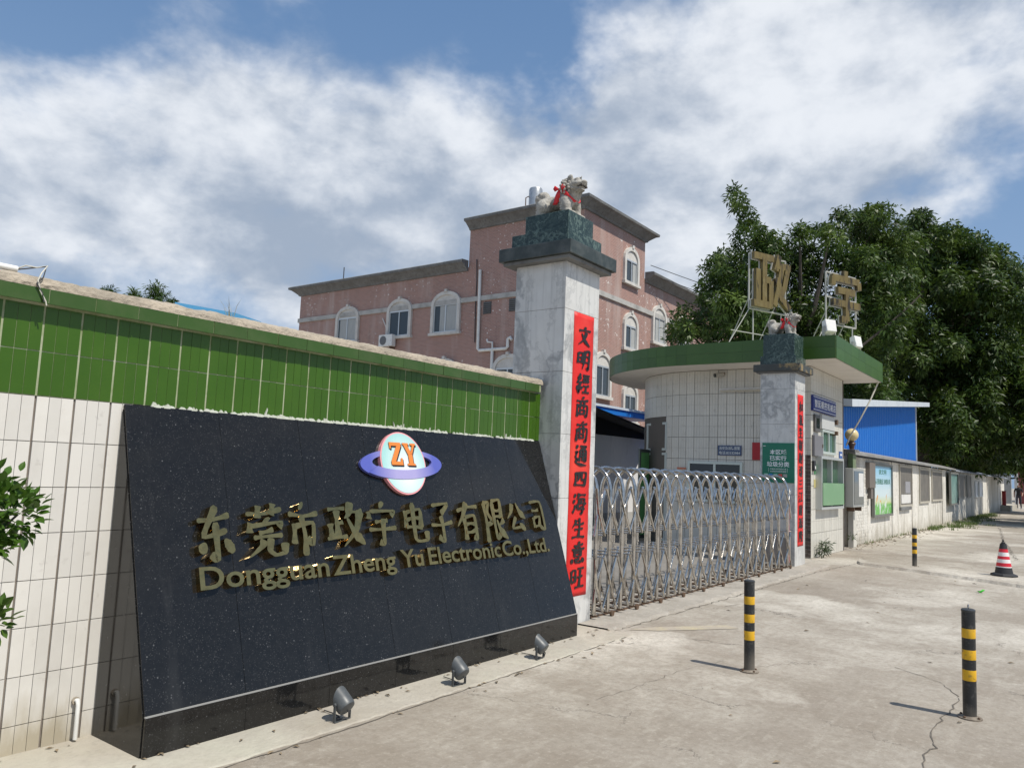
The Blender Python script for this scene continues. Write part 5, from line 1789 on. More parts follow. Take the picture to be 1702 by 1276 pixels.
def arched_window(mapf, w, h, rise, curtain=0.0, parent=None):
    """mapf(u, z, d): u across (0..w), z up from the sill, d out of the wall."""
    s = .20
    ang = [math.pi * k / 10 for k in range(11)]
    c = w / 2
    outer = [(0 - s, -.05), (0 - s, h)] + [(c - (c + s) * math.cos(a), h + (rise + s) * math.sin(a)) for a in ang[1:-1]] + [(w + s, h), (w + s, -.05)]
    inner = [(0, -.05), (0, h)] + [(c - c * math.cos(a), h + rise * math.sin(a)) for a in ang[1:-1]] + [(w, h), (w, -.05)]
    mb = MB()
    n = len(outer)
    for p in (outer, inner):
        mb.v += [tuple(mapf(u, z, .14)) for u, z in p]
    for p in (outer, inner):
        mb.v += [tuple(mapf(u, z, -.02)) for u, z in p]
    for k in range(n - 1):
        mb.f += [(k, k + 1, n + k + 1, n + k), (k, 2 * n + k, 2 * n + k + 1, k + 1), (n + k, n + k + 1, 3 * n + k + 1, 3 * n + k)]

    def bx(u0, u1, z0, z1, d0, d1):
        return [mapf(u0, z0, d1), mapf(u1, z0, d1), mapf(u1, z0, d0), mapf(u0, z0, d0), mapf(u0, z1, d1), mapf(u1, z1, d1), mapf(u1, z1, d0), mapf(u0, z1, d0)]
    mb.hexa(bx(-s - .08, w + s + .08, -.20, -.051, -.02, .20))
    mb.hexa(bx(c - .09, c + .09, h + rise + s - .06, h + rise + s + .10, -.02, .19))
    win = mb.build('window', M_surround, parent)
    t2 = MB()
    t2.v = [tuple(mapf(u, z, .07)) for u, z in [(0.001, h)] + inner[2:-2] + [(w - .001, h)]]
    t2.f = [tuple(range(len(t2.v)))]
    t2.build('tympanum', M_surround, win)
    fr = MB()
    for (u0, u1, z0, z1) in ((.001, .07, -.05, h - .001), (w - .07, w - .001, -.05, h - .001), (c - .035, c + .035, .021, h - .091), (.0705, w - .0705, -.05, .02), (.0705, w - .0705, h - .09, h - .001)):
        fr.hexa(bx(u0, u1, z0, z1, .01, .085))
    fr.build('frame', M_alu, win)
    for (u0, u1) in ((.0705, c - .0355), (c + .0355, w - .0705)):
        MB().hexa(bx(u0, u1, .0205, h - .0915, .012, .04)).build('pane', M_bglass, win)
    if curtain:
        MB().hexa(bx(w * (1 - curtain), w - .08, .03, h - .10, .041, .043)).build('curtain', M_curtain, win)
    return win


for (y0, y1, z0, zs, cu) in ((37.45, 35.75, 8.85, 10.30, .9), (32.9, 31.3, 8.88, 10.35, 0), (29.35, 27.6, 8.85, 10.42, .75), (24.75, 23.2, 5.1, 6.62, 0), (29.2, 27.6, 5.1, 6.62, 0)):
    arched_window(lambda u, z, d, y0=y0, z0=z0: Vector((XC - d, y0 - u, z0 + z)), y0 - y1, zs - z0, .52, cu, bld)
for (x0, x1, z0, zs, cu) in ((36.1, 37.4, 11.75, 12.95, .35), (36.2, 37.45, 8.15, 9.35, .4), (39.6, 41.0, 9.0, 10.42, .8), (33.25, 34.6, 5.3, 6.8, 0), (36.3, 37.6, 4.2, 5.6, 0), (39.1, 40.5, 5.1, 6.45, .5), (43.0, 44.4, 9.0, 10.42, .4)):
    arched_window(lambda u, z, d, x0=x0, z0=z0: Vector((x0 + u, YC - d, z0 + z)), x1 - x0, zs - z0, .52, cu, bld)
M_louv = mat('louvre', (.09, .085, .08), .6)
for y in (25.83, 24.10, 24.9):
    for_z = 9.6 if y != 24.9 else 6.0
    fr = MB().box(XC - .012, XC + .01, y - .55, y, for_z, for_z + .68).build('louvre', M_louv, bld)
    for k in range(6):
        z = for_z + .04 + k * .105
        MB().hexa([(XC - .06, y - .54, z), (XC - .013, y - .54, z + .05), (XC - .013, y - .01, z + .05), (XC - .06, y - .01, z), (XC - .06, y - .54, z + .02), (XC - .013, y - .54, z + .07), (XC - .013, y - .01, z + .07), (XC - .06, y - .01, z + .02)]).build('slat', M_concrete, fr)
pp = MB().tube([(XC - .12, 26.08, 12.05), (XC - .12, 26.0, 7.72), (XC - .12, 25.9, 7.62), (XC - .12, 24.1, 7.62), (XC - .12, 24.0, 7.7), (XC - .12, 24.0, 8.12), (XC - .12, 23.85, 8.2), (XC - .12, 23.75, 8.05)], .085, 10).build('drain_pipe', M_whiteplastic, bld, True)
MB().tube([(XC - .12, 25.0, 7.62), (XC - .12, 25.0, 4.0)], .085, 10).build('drain_pipe', M_whiteplastic, bld, True)
MB().tube([(XC - .12, 25.0, 7.66), (XC - .12, 25.02, 8.0), (XC - .12, 25.35, 8.05), (XC - .12, 25.4, 8.2)], .05, 8).build('drain_pipe', M_whiteplastic, bld, True)
MB().tube([(XC - .06, 26.4, 12.7), (XC - .06, 26.33, 11.5), (XC - .06, 26.35, 10.0), (XC - .06, 26.28, 8.1)], .03, 6).build('cable', M_wire_d, bld, True)
MB().tube([(XC - .05, 33.5, 10.0), (XC - .05, 33.2, 9.5), (XC - .05, 33.0, 8.8)], .03, 6).build('hose', M_whiteplastic, bld, True)
ac = thing('air_conditioner', 'white air conditioner unit on the pink facade below the second arched window', 'air conditioner', (XC - .2, 32.8, 8.2))
MB().box(XC - .42, XC - .10, 32.25, 33.35, 8.22, 8.92).build('case', M_whiteplastic, ac, False, .02)
MB().tube([(XC - .43, 32.98, 8.57), (XC - .421, 32.98, 8.57)], .27, 18).build('fan_grille', mat('fan grille', (.13, .135, .14), .5), ac)
MB().box(XC - .40, XC, 32.4, 32.46, 8.10, 8.219).build('bracket', M_darksteel, ac)
MB().box(XC - .40, XC, 33.1, 33.16, 8.10, 8.219).build('bracket', M_darksteel, ac)
tk = thing('water_tank', 'steel water tank standing on the tower roof behind the left lion', 'tank', (33.4, 22.6, 14.75))
MB().lathe([(.35, .60), (.37, .65), (.37, 1.75), (.34, 1.82), (.08, 1.92)], 20, (33.1, 23.55, 14.75)).build('tank', mat('tank steel', (.50, .52, .53), .35, metal=.7, layers=((4, 4, .45, .7, (.36, .37, .37), .8),)), tk, True)
MB().lathe([(.34, 0), (.34, .60)], 4, (33.1, 23.55, 14.75)).build('stand', M_concrete, tk)
MB().tube([(32.68, 23.9, 14.8), (32.68, 23.9, 16.0), (32.8, 23.8, 16.1)], .03, 6).build('pipe', M_darksteel, tk)
o = MB().tube([(32.1, 37.6, 12.7), (32.1, 37.6, 13.7)], .035, 6).build('roof_rod', M_wire_d)
tag(o, 'thin dark rod standing on the left wing roof', 'antenna')
for k, (z, dz) in enumerate(((13.1, .25), (12.6, .35))):
    pts = [(38.6 + (62 - 38.6) * u, YC - .3 - 6 * u, z - .3 * u - dz * 4 * u * (1 - u)) for u in [i / 10 for i in range(11)]]
    o = MB().tube(pts, .022, 5).build('power_line', M_wire_d)
    tag(o, ('upper' if k == 0 else 'lower') + ' thin black wire running from the tower to the trees', 'wire', 'overhead wires')

# ------------------------------------------------------------------ yard behind the gate
yard = thing('yard_shed', 'open shed in the yard with grey back wall under a black sloping roof', 'shed', (16, 10, 0))
MB().box(12.6, 20.45, 10.0, 10.2, 0, 2.42).build('wall', mat('grey render', (.76, .76, .76), .85, layers=((1.2, 5, .4, .7, (.70, .70, .705), .8), (4, 5, .55, .75, (.46, .46, .46), .6, (1, 1, .3)))), yard)
MB().box(12.6, 20.45, 9.985, 9.9995, 0, .42).build('dado', mat('dirty dado', (.42, .415, .40), .9), yard)
MB().hexa([(12.6, 9.2, 3.30), (18.96, 9.2, 2.52), (20.75, 10.25, 2.50), (12.6, 10.25, 3.40), (12.6, 9.2, 3.36), (18.96, 9.2, 2.58), (20.75, 10.25, 2.56), (12.6, 10.25, 3.46)]).build('roof', mat('black roofing', (.012, .012, .013), .8), yard)
MB().hexa([(12.6, 9.96, 2.421), (20.4, 9.96, 2.421), (20.4, 10.19, 2.421), (12.6, 10.19, 2.421), (12.6, 9.96, 3.36), (20.4, 9.96, 2.50), (20.4, 10.19, 2.50), (12.6, 10.19, 3.38)]).build('gable', mat('black roofing', (.012, .012, .013), .8), yard)
sh = thing('blue_roof_shed', 'shed with a blue roof edge behind the yard wall by the pink building', 'shed', (23, 13.5, 0))
MB().box(21.3, 26.0, 13.2, 16.5, 0, 3.05).build('wall', M_whitepaint, sh)
MB().box(20.9, 26.6, 12.9, 16.8, 3.42, 3.62).build('roof_fascia', M_blue_sheet, sh)
MB().box(20.85, 26.65, 12.85, 16.85, 3.621, 3.70).build('roof_edge', M_white_sheet, sh)
leaf = thing('glass_door', 'green tinted glass door leaf standing open beside the booth doorway', 'door', (16.2, 7.9, 0))
fr = MB()
for (u0, u1, z0, z1) in ((0, .06, .05, 2.02), (.74, .80, .05, 2.02), (.0605, .7395, .05, .12), (.0605, .7395, 1.95, 2.02)):
    fr.box(15.60 + u0, 15.60 + u1, 7.97, 8.01, z0, z1)
fr.build('frame', mat('dark door frame', (.10, .12, .11), .4, metal=.4), leaf)
MB().box(15.661, 16.339, 7.985, 7.995, .121, 1.949).build('pane', mat('bright green glass', (.14, .38, .13), .12), leaf)
MB().box(16.36, 16.39, 7.93, 7.9695, .95, 1.15).build('handle', M_steel, leaf)

# far roof and plants behind the left wall
far = thing('far_blue_shed', 'distant blue roof showing above the left wall', 'shed', (13.2, 22, 0))
MB().hexa([(12.66, 22.62, 5.55), (13.80, 21.13, 5.55), (15.8, 22.6, 5.55), (14.6, 24.1, 5.55), (12.66, 22.62, 6.17), (13.80, 21.13, 5.91), (15.8, 22.6, 6.1), (14.6, 24.1, 6.3)]).build('roof', mat('light blue sheet', (.10, .36, .62), .5), far)
MB().box(13.2, 14.9, 22.2, 23.2, 0, 5.549).build('wall', M_whitepaint, far)

# ------------------------------------------------------------------ notice board wall along the pavement
M_brickwhite = mat('whitewashed brick', (.72, .695, .635), .9, layers=((1.0, 6, .42, .70, (.57, .54, .475), .9), (5, 6, .55, .75, (.27, .25, .21), .8), (2.4, 5, .50, .70, (.33, .31, .25), .8, (1, 1, .18)), (11, 5, .5, .7, (.62, .60, .55), .5)), bump=(22, .7, .02), splash=(.45, (.34, .305, .235), .6))
nw = thing('notice_wall', 'whitewashed brick wall along the pavement with a low tin coping', 'wall', (40, 4.45, 0))
MB().box(19.0, 62.0, 4.41, 4.62, 0, 2.08).build('wall_body', M_brickwhite, nw)
for i, (a, b) in enumerate(((19.02, 20.9), (24.05, 25.0), (27.2, 28.4), (33.6, 34.5), (43.0, 44.2), (50.5, 51.5), (57, 58))):
    MB().box(a, b, 4.385, 4.4095, 0, 2.075).build('pier', M_brickwhite, nw)
rnd = random.Random(12)
bm_ = MB()
for r_ in range(27):          # courses of painted brick, as far as they can be told apart
    x = 19.03 + (r_ % 2) * .06
    while x < 20.85:
        bm_.box(x, x + .222, 4.379 + rnd.uniform(-.003, .002), 4.3845, .02 + r_ * .076, .02 + r_ * .076 + .066)
        x += .234
o = bm_.build('bricks', M_brickwhite, nw)
o['kind'] = 'stuff'
MB().hexa([(18.9, 4.20, 2.10), (36, 4.20, 2.10), (36, 4.72, 2.22), (18.9, 4.72, 2.22), (18.9, 4.20, 2.16), (36, 4.20, 2.16), (36, 4.72, 2.28), (18.9, 4.72, 2.28)]).build('coping', mat('grey tin', (.30, .295, .28), .6, layers=((2, 5, .4, .7, (.19, .18, .165), .8),)), nw)
MB().hexa([(36.01, 4.2, 2.06), (62.1, 4.2, 2.06), (62.1, 4.72, 2.2), (36.01, 4.72, 2.2), (36.01, 4.2, 2.11), (62.1, 4.2, 2.11), (62.1, 4.72, 2.25), (36.01, 4.72, 2.25)]).build('coping', mat('blue grey tin', (.27, .30, .35), .55, layers=((2, 5, .4, .7, (.18, .2, .24), .8),)), nw)


def board(name, label, x0, x1, z0, z1, frm, face, y=4.385, dep=.07):
    t = thing(name, label, 'notice board', ((x0 + x1) / 2, y, z0), 'notice boards on the whitewashed wall')
    w = .06
    fr = MB().box(x0, x1, y - dep, y - .001, z0, z0 + w).box(x0, x1, y - dep, y - .001, z1 - w, z1)
    fr.box(x0, x0 + w, y - dep, y - .001, z0 + w + .0005, z1 - w - .0005).box(x1 - w, x1, y - dep, y - .001, z0 + w + .0005, z1 - w - .0005)
    fr.build('frame', frm, t)
    MB().box(x0 + w + .001, x1 - w - .001, y - .03, y - .002, z0 + w + .001, z1 - w - .001).build('panel', face, t)
    return t


def poster_mat():
    m, t, b = nodes_of('printed poster', .25, .5)
    g = NT(t)
    sp = g.n('ShaderNodeSeparateXYZ')
    g.l(g.pos, sp.inputs[0])
    z = sp.outputs[2]
    c = g.mix(g.ramp(z, 1.25, 1.95), (.62, .76, .80), (.20, .52, .74))
    c = g.mix(g.ramp(z, 1.15, .95), c, (.62, .68, .30))
    c = g.mix(g.ramp(z, .98, .90), c, (.16, .50, .10))
    c = g.mix(g.math('MULTIPLY', g.ramp(g.noise(5, 4), .52, .66), g.ramp(z, 1.5, 1.1)), c, (.72, .78, .74))
    fx_ = g.math('MULTIPLY', g.ramp(g.noise(3.2, 3, .5), .62, .68), g.math('MULTIPLY', g.ramp(z, 1.3, 1.15), g.ramp(z, .9, 1.0)))
    c = g.mix(fx_, c, (.75, .32, .06))
    g.l(c, b.inputs['Base Color'])
    return m


M_bframe = mat('board frame', (.20, .20, .18), .5, metal=.2)
M_shadeboard = mat('brown board', (.17, .155, .13), .5, layers=((3, 5, .4, .7, (.10, .09, .08), .8),))
M_tealboard = mat('teal poster', (.10, .24, .20), .3, layers=((2, 4, .4, .7, (.22, .38, .32), .8),))
bd = board('poster_board', 'large poster board with blue sky and green grass print nearest the booth', 21.4, 23.8, .60, 1.98, M_bframe, poster_mat())
M_pgreen = mat('poster letters', (.035, .16, .09), .5)
text_obj('writing', '讲文明', M_pgreen, bd, (22.15, 4.3545, 1.70), (1, 0, 0), (0, 0, 1), .95, .14, .01, .002)
text_obj('writing', '从我做起 树新风', M_pgreen, bd, (21.65, 4.3545, 1.44), (1, 0, 0), (0, 0, 1), 1.95, .15, .01, .002)
MB().box(20.72, 21.37, 4.28, 4.3845, 1.35, 1.98).build('side_box', mat('brown cabinet', (.17, .145, .125), .6), bd)
MB().box(20.95, 21.2, 4.30, 4.3843, 1.08, 1.349).build('side_box', mat('brown cabinet', (.17, .145, .125), .6), bd)
b1 = board('notice_board', 'brown notice board with a white sheet in its lower part, second from the booth', 25.1, 27.15, .80, 2.03, mat('cream frame', (.46, .43, .36), .7), M_shadeboard, 4.41, .05)
MB().box(25.35, 26.85, 4.374, 4.3795, .90, 1.16).build('paper', M_whitepaint, b1)
MB().box(26.0, 26.8, 4.374, 4.3795, 1.20, 1.55).build('paper', mat('grey print', (.30, .30, .32), .6), b1)
MB().box(25.1, 26.8, 4.34, 4.409, .70, .799).build('ledge', M_concrete, b1)
board('notice_board', 'dark notice board third from the booth on the white wall', 28.5, 30.5, .86, 2.02, mat('cream frame', (.46, .43, .36), .7), M_shadeboard, 4.41, .05)
board('notice_board', 'dark board just left of the pale green poster on the wall', 31.1, 33.5, .90, 2.0, mat('cream frame', (.46, .43, .36), .7), M_shadeboard, 4.41, .05)
board('poster_board', 'pale green poster board standing proud of the white wall', 34.7, 37.0, .72, 2.0, M_bframe, M_tealboard, 4.30, .08)
board('notice_board', 'plain dark board right after the pale green poster', 37.9, 40.6, .95, 1.98, M_bframe, M_shadeboard, 4.41, .05)
board('notice_board', 'plain dark board in the shade before the silver framed pair', 41.2, 42.8, .95, 1.98, M_bframe, M_shadeboard, 4.41, .05)
board('notice_board', 'silver framed board, the left one of the far pair', 44.4, 45.6, .95, 1.72, M_alu, M_white_sheet, 4.41, .06)
board('notice_board', 'silver framed board, the right one of the far pair', 46.2, 47.8, .95, 1.74, M_alu, M_white_sheet, 4.41, .06)
lamp = thing('lamp_post', 'green tiled post with a round cream globe lamp beside the booth', 'lamp', (19.1, 4.35, 0))
MB().box(18.92, 19.22, 4.2605, 4.3745, 0, 1.78).build('pedestal', M_btile, lamp)
MB().box(18.92, 19.22, 4.26, 4.375, 1.781, 2.15).build('post', mat('post green tile', (.13, .19, .09), .5, layers=((4, 5, .45, .7, (.22, .24, .15), .8),)), lamp, False, .006)
MB().box(18.86, 19.28, 4.20, 4.43, 2.151, 2.22).build('cap', M_concrete, lamp, False, .006)
MB().lathe([(.05, 2.22), (.06, 2.30), (.09, 2.36), (.05, 2.42)], 14, (19.07, 4.32, 0)).build('socket', mat('lamp base', (.09, .05, .04), .5), lamp, True)
MB().lathe([(.03, -.148), (.07, -.13), (.11, -.10), (.14, -.05), (.15, 0), (.14, .05), (.11, .10), (.07, .13), (.02, .149)], 20, (19.07, 4.32, 2.56)).build('globe', mat('cream globe', (.66, .55, .30), .3), lamp, True)

# blue sheet metal shed above the wall
bsd = thing('blue_shed', 'bright blue corrugated metal shed with pale roof edge above the notice wall', 'shed', (25, 5.5, 0))
X0, X1 = 20.0, 30.4


def top_z(x):
    return 3.30 + (x - X0) / (X1 - X0) * .90


mb = MB()
x = X0
prof = []
while x < X1:
    prof += [(x, 0), (x + .16, 0), (x + .18, -.03), (x + .23, -.03), (x + .25, 0)]
    x += .25
prof = [p for p in prof if p[0] <= X1] + [(X1, 0)]
for (px, dy) in prof:
    mb.v += [(px, 4.78 + dy, 2.05), (px, 4.78 + dy, top_z(px))]
for k in range(len(prof) - 1):
    mb.f.append((2 * k, 2 * k + 2, 2 * k + 3, 2 * k + 1))
mb.build('front_sheet', M_blue_sheet, bsd)
MB().hexa([(X0, 4.80, 0), (X1, 4.80, 0), (X1, 9.4, 0), (X0, 9.4, 0), (X0, 4.80, top_z(X0) - .01), (X1, 4.80, top_z(X1) - .01), (X1, 9.4, top_z(X1) + .3), (X0, 9.4, top_z(X0) + .3)]).build('walls', M_blue_sheet, bsd)
MB().hexa([(X0 - .5, 4.40, top_z(X0) - .04), (X1 + .6, 4.40, top_z(X1) + .05), (X1 + .6, 9.6, top_z(X1) + .4), (X0 - .5, 9.6, top_z(X0) + .35), (X0 - .5, 4.40, top_z(X0) + .14), (X1 + .6, 4.40, top_z(X1) + .2), (X1 + .6, 9.6, top_z(X1) + .55), (X0 - .5, 9.6, top_z(X0) + .5)]).build('roof', M_white_sheet, bsd)
MB().box(X1 - .06, X1 + .03, 4.735, 4.80, 2.05, 4.19).build('corner_trim', M_white_sheet, bsd)
MB().box(X0, X1 - .061, 4.70, 4.745, 2.13, 2.22).build('base_trim', M_white_sheet, bsd)

# far end of the pavement
fw_ = thing('far_gatepost', 'pale far gatepost at the end of the pavement with a block wall', 'gatepost', (76, 5.2, 0))
MB().box(74.0, 74.4, 4.78, 7.4, 0, 2.55).build('block_wall', mat('grey block', (.33, .34, .33), .9, layers=((3, 4, .4, .7, (.24, .25, .24), .8),)), fw_)
MB().box(75.5, 75.9, 4.42, 4.66, 0, 2.95).build('post', M_whitepaint, fw_)
MB().box(75.42, 75.98, 4.36, 4.72, 2.951, 3.08).build('cap', M_concrete, fw_)
rg = thing('far_red_gate', 'dull red metal gate at the far end of the street', 'gate', (82, 2, 0))
M_rgate = mat('dull red gate', (.26, .07, .06), .6, layers=((2, 4, .4, .7, (.18, .05, .045), .8),))
for k in range(7):
    MB().box(82, 82.1, 4.95 - k * .65 - .62, 4.95 - k * .65, .1, 3.4).build('leaf_panel', M_rgate, rg)
MB().box(81.95, 82.2, .3, 5.1, 3.41, 3.8).build('lintel', M_rgate, rg)
ut = thing('red_cabinet', 'small red cabinet standing at the far end of the notice wall', 'cabinet', (59.6, 4.2, 0))
MB().box(59.3, 59.6, 4.14, 4.36, .35, 1.22).build('case', mat('red cabinet', (.27, .02, .02), .5), ut, False, .02)
MB().box(59.28, 59.62, 4.12, 4.37, 1.221, 1.27).build('lid', mat('red cabinet', (.42, .03, .03), .5), ut)
MB().box(58.6, 66, 3.85, 4.9, 0, .349).build('plinth', M_cement, ut)

# ------------------------------------------------------------------ greenery
def sprigs(centers, normals, leaf_len, nleaf, rng, droop=.55, width=.30):
    """Many little drooping leaf rosettes as bent quads."""
    n = len(centers)
    C_ = np.repeat(centers, nleaf, 0)
    Nn = np.repeat(normals, nleaf, 0)
    m = len(C_)
    ref = rng.normal(size=(m, 3))
    tang = ref - (ref * Nn).sum(1, keepdims=True) * Nn
    tang /= np.linalg.norm(tang, axis=1, keepdims=True) + 1e-9
    d = tang + Nn * rng.uniform(-.1, .7, (m, 1))
    d[:, 2] -= droop * rng.uniform(.2, 1.1, m)
    d /= np.linalg.norm(d, axis=1, keepdims=True)
    side_ = np.cross(d, Nn + rng.normal(scale=.35, size=(m, 3)))
    side_ /= np.linalg.norm(side_, axis=1, keepdims=True) + 1e-9
    L = leaf_len * rng.uniform(.65, 1.25, (m, 1))
    st = C_ + d * L * rng.uniform(.05, .55, (m, 1))
    mid = st + d * L * .5
    mid[:, 2] += (L * .06)[:, 0]
    tip = st + d * L
    tip[:, 2] -= (L * .10)[:, 0]
    w = L * width * .5
    V = np.stack([st, mid + side_ * w, tip, mid - side_ * w], 1).reshape(-1, 3)
    F = np.arange(m * 4).reshape(-1, 4)
    return V, F


def crown_mesh(lobes, per_m2, leaf_len, nleaf, seed, up=.35, **k):
    rng = np.random.default_rng(seed)
    cs, ns = [], []
    for (x, y, z, r) in lobes:
        n = max(10, int(per_m2 * 4 * math.pi * r * r))
        v = rng.normal(size=(n, 3))
        v /= np.linalg.norm(v, axis=1, keepdims=True)
        rad = r * np.where(rng.random((n, 1)) < .72, rng.uniform(.72, 1.12, (n, 1)), rng.uniform(.15, .75, (n, 1)))
        # break the roundness of the lobe
        wob = 1 + .28 * np.sin(v[:, :1] * 5 + x * 3) * np.cos(v[:, 1:2] * 4 + y * 2) + .15 * np.sin(v[:, 2:] * 9 + z)
        cs.append(np.array((x, y, z)) + v * rad * wob * np.array((1, 1, .9)))
        nn_ = v * .7 + np.array((0, 0, up)) + rng.normal(scale=.25, size=(n, 3))
        ns.append(nn_ / np.linalg.norm(nn_, axis=1, keepdims=True))
    V, F = sprigs(np.concatenate(cs), np.concatenate(ns), leaf_len, nleaf, rng, **k)
    return fast_mesh(V, F)


def leaf_mat(name, c1, c2, c3, transl=.22, rough=.38):
    m, t, b = nodes_of(name, rough, .3)
    g = NT(t)
    geo = g.n('ShaderNodeNewGeometry')
    c = g.mix(geo.outputs['Random Per Island'], c1, c2)
    c = g.mix(g.ramp(g.noise(.9, 3), .48, .64, 0, .85), c, c3)
    c = g.mix(g.ramp(g.noise(.6, 2), .5, .66, 0, .7), c, tuple(x * .55 for x in c1))
    g.l(c, b.inputs['Base Color'])
    tr = g.n('ShaderNodeBsdfTranslucent')
    g.l(g.mix(.5, c, (.10, .16, .02)), tr.inputs[0])
    mx = g.n('ShaderNodeMixShader')
    mx.inputs[0].default_value = transl
    g.l(b.outputs[0], mx.inputs[1])
    g.l(tr.outputs[0], mx.inputs[2])
    g.l(mx.outputs[0], t.nodes['Material Output'].inputs[0])
    return m


M_leaf = leaf_mat('tree leaf', (.016, .040, .008), (.058, .108, .019), (.120, .180, .034), .28, .45)
M_bark = mat('tree bark', (.085, .070, .055), .9, layers=((3, 6, .4, .7, (.04, .034, .028), .9, (1, 1, .3)),), bump=(14, .8, .03))


def limb_tree(name, label, base, top, lobes, seed, r0, density, leaf, nleaf, limbs=14, bare=()):
    t = thing(name, label, 'tree', base, 'big leafy trees behind the wall')
    rr = random.Random(seed)
    B = Vector(base)
    mb = MB()
    tp = Vector(top)
    trunk = [B + (tp - B) * u + Vector((rr.uniform(-.12, .12), rr.uniform(-.12, .12), 0)) * (0 < u < 1) for u in (0, .2, .4, .6, .8, 1)]
    mb.tube(trunk, [r0 * 1.35, r0 * 1.05, r0, r0 * .9, r0 * .8, r0 * .5], 10)
    pick = sorted(lobes, key=lambda q: rr.random())[:limbs]
    for (x, y, z, r) in pick:
        s = trunk[rr.choice((3, 4, 5))]
        e = Vector((x, y, z))
        mid = s.lerp(e, .5) + Vector((rr.uniform(-.4, .4), rr.uniform(-.4, .4), rr.uniform(.0, .5)))
        mb.tube([s, s.lerp(mid, .5) + Vector((0, 0, .12)), mid, mid.lerp(e, .6), e], [r0 * .42, r0 * .34, r0 * .25, r0 * .16, r0 * .06], 6)
    for path, r1 in bare:
        mb.tube(path, [r1 * (1 - .6 * i / (len(path) - 1)) for i in range(len(path))], 7)
    mb.build('trunk', M_bark, t, True)
    obj('crown', crown_mesh(lobes, density, leaf, nleaf, seed), M_leaf, t)
    return t


limb_tree('leafy_tree', 'big leafy tree behind the booth, with one branch reaching high on its left', (28.5, 9.0, 0), (28.3, 8.6, 5.4), LOBES1, 1, .30, 25, .21, 7, 20,
          [([(28.3, 8.3, 4.6), (27.6, 6.4, 5.6), (27.58, 5.92, 6.03), (27.97, 5.28, 6.66), (28.38, 4.61, 7.4), (28.57, 4.27, 7.82)], .055)])
limb_tree('leafy_tree', 'broad leafy tree behind the blue shed, cut by the right edge of the photo', (40.5, 6.4, 0), (40.3, 5.6, 6.0), LOBES2, 2, .34, 18, .26, 7, 20)
limb_tree('leafy_tree', 'lower leafy tree hanging over the far end of the notice wall', (55.0, 5.6, 0), (55, 5.0, 3.6), LOBES3, 3, .26, 16, .30, 7, 10)
# a row of trees closes the far end of the street, and one street tree stands over the pavement out of view
rr = random.Random(77)
for k, (x, y, h, lb) in enumerate(((96, 9, 9, 'distant leafy tree beyond the far gate'), (104, -1, 10, 'distant tree standing past the red gate at the street end'))):
    L_ = [(x + rr.gauss(0, 2), y + rr.gauss(0, 2.4), h * .55 + rr.gauss(0, 1.8), rr.uniform(1.2, 2.0)) for _ in range(22)]
    limb_tree('distant_tree', lb, (x, y, 0), (x, y, h * .5), L_, 10 + k, .3, 2.2, .8, 7, 8)
L_ = [(40.5 + rr.gauss(0, 2.4), -2.6 + rr.gauss(0, 1.3), 6.2 + rr.gauss(0, .9), rr.uniform(.8, 1.3)) for _ in range(26)]
limb_tree('street_tree', 'street tree whose shade falls across the far pavement', (40.5, -3.4, 0), (40.5, -3.0, 4.6), L_, 21, .2, 6.0, .4, 7, 10)

# little tree tops behind the left wall
for k, (x, y, z, r) in enumerate(((14.24, 30.3, 7.72, .24), (14.84, 29.53, 7.66, .19), (15.33, 28.86, 7.92, .26), (15.74, 28.36, 7.36, .17))):
    t = thing('young_tree', ('feathery dark tree top showing above the left wall, first from the left', 'feathery dark tree top above the left wall, second from the left', 'tallest feathery dark tree top above the left wall', 'small dark tree top beside the distant blue roof')[k], 'tree', (x, y, 0), 'tree tops behind the left wall')
    MB().tube([(x, y, 0), (x + .05, y, z * .5), (x, y, z)], [.09, .06, .02], 6).build('trunk', M_bark, t, True)
    L_ = [(x + rr.gauss(0, r * .5), y + rr.gauss(0, r * .5), z - r * j * .35, r * (.35 + .12 * j)) for j in range(7)]
    obj('crown', crown_mesh(L_, 55, .20, 6, 40 + k, .6, droop=.1, width=.16), M_leaf, t)

# grass blades: on the wall, at the foot of the notice wall
def blades(spots, seed, hmin, hmax, wid, spread):
    rng = np.random.default_rng(seed)
    V, F = [], []
    for (x, y, z, n, r) in spots:
        for _ in range(n):
            px, py = x + rng.normal(0, r), y + rng.normal(0, r * spread)
            h = rng.uniform(hmin, hmax)
            a = rng.uniform(0, 6.28)
            lx, ly = math.cos(a) * h * .45, math.sin(a) * h * .45
            sx, sy = -math.sin(a) * wid, math.cos(a) * wid
            b = len(V)
            V += [(px - sx, py - sy, z), (px + sx, py + sy, z), (px + lx * .4 + sx * .7, py + ly * .4 + sy * .7, z + h * .65), (px + lx * .4 - sx * .7, py + ly * .4 - sy * .7, z + h * .65), (px + lx, py + ly, z + h)]
            F += [(b, b + 1, b + 2, b + 3), (b + 3, b + 2, b + 4, b + 4)]
    F = [f if f[2] != f[3] else f[:3] for f in F]
    mb = MB()
    mb.v, mb.f = V, F
    return mb


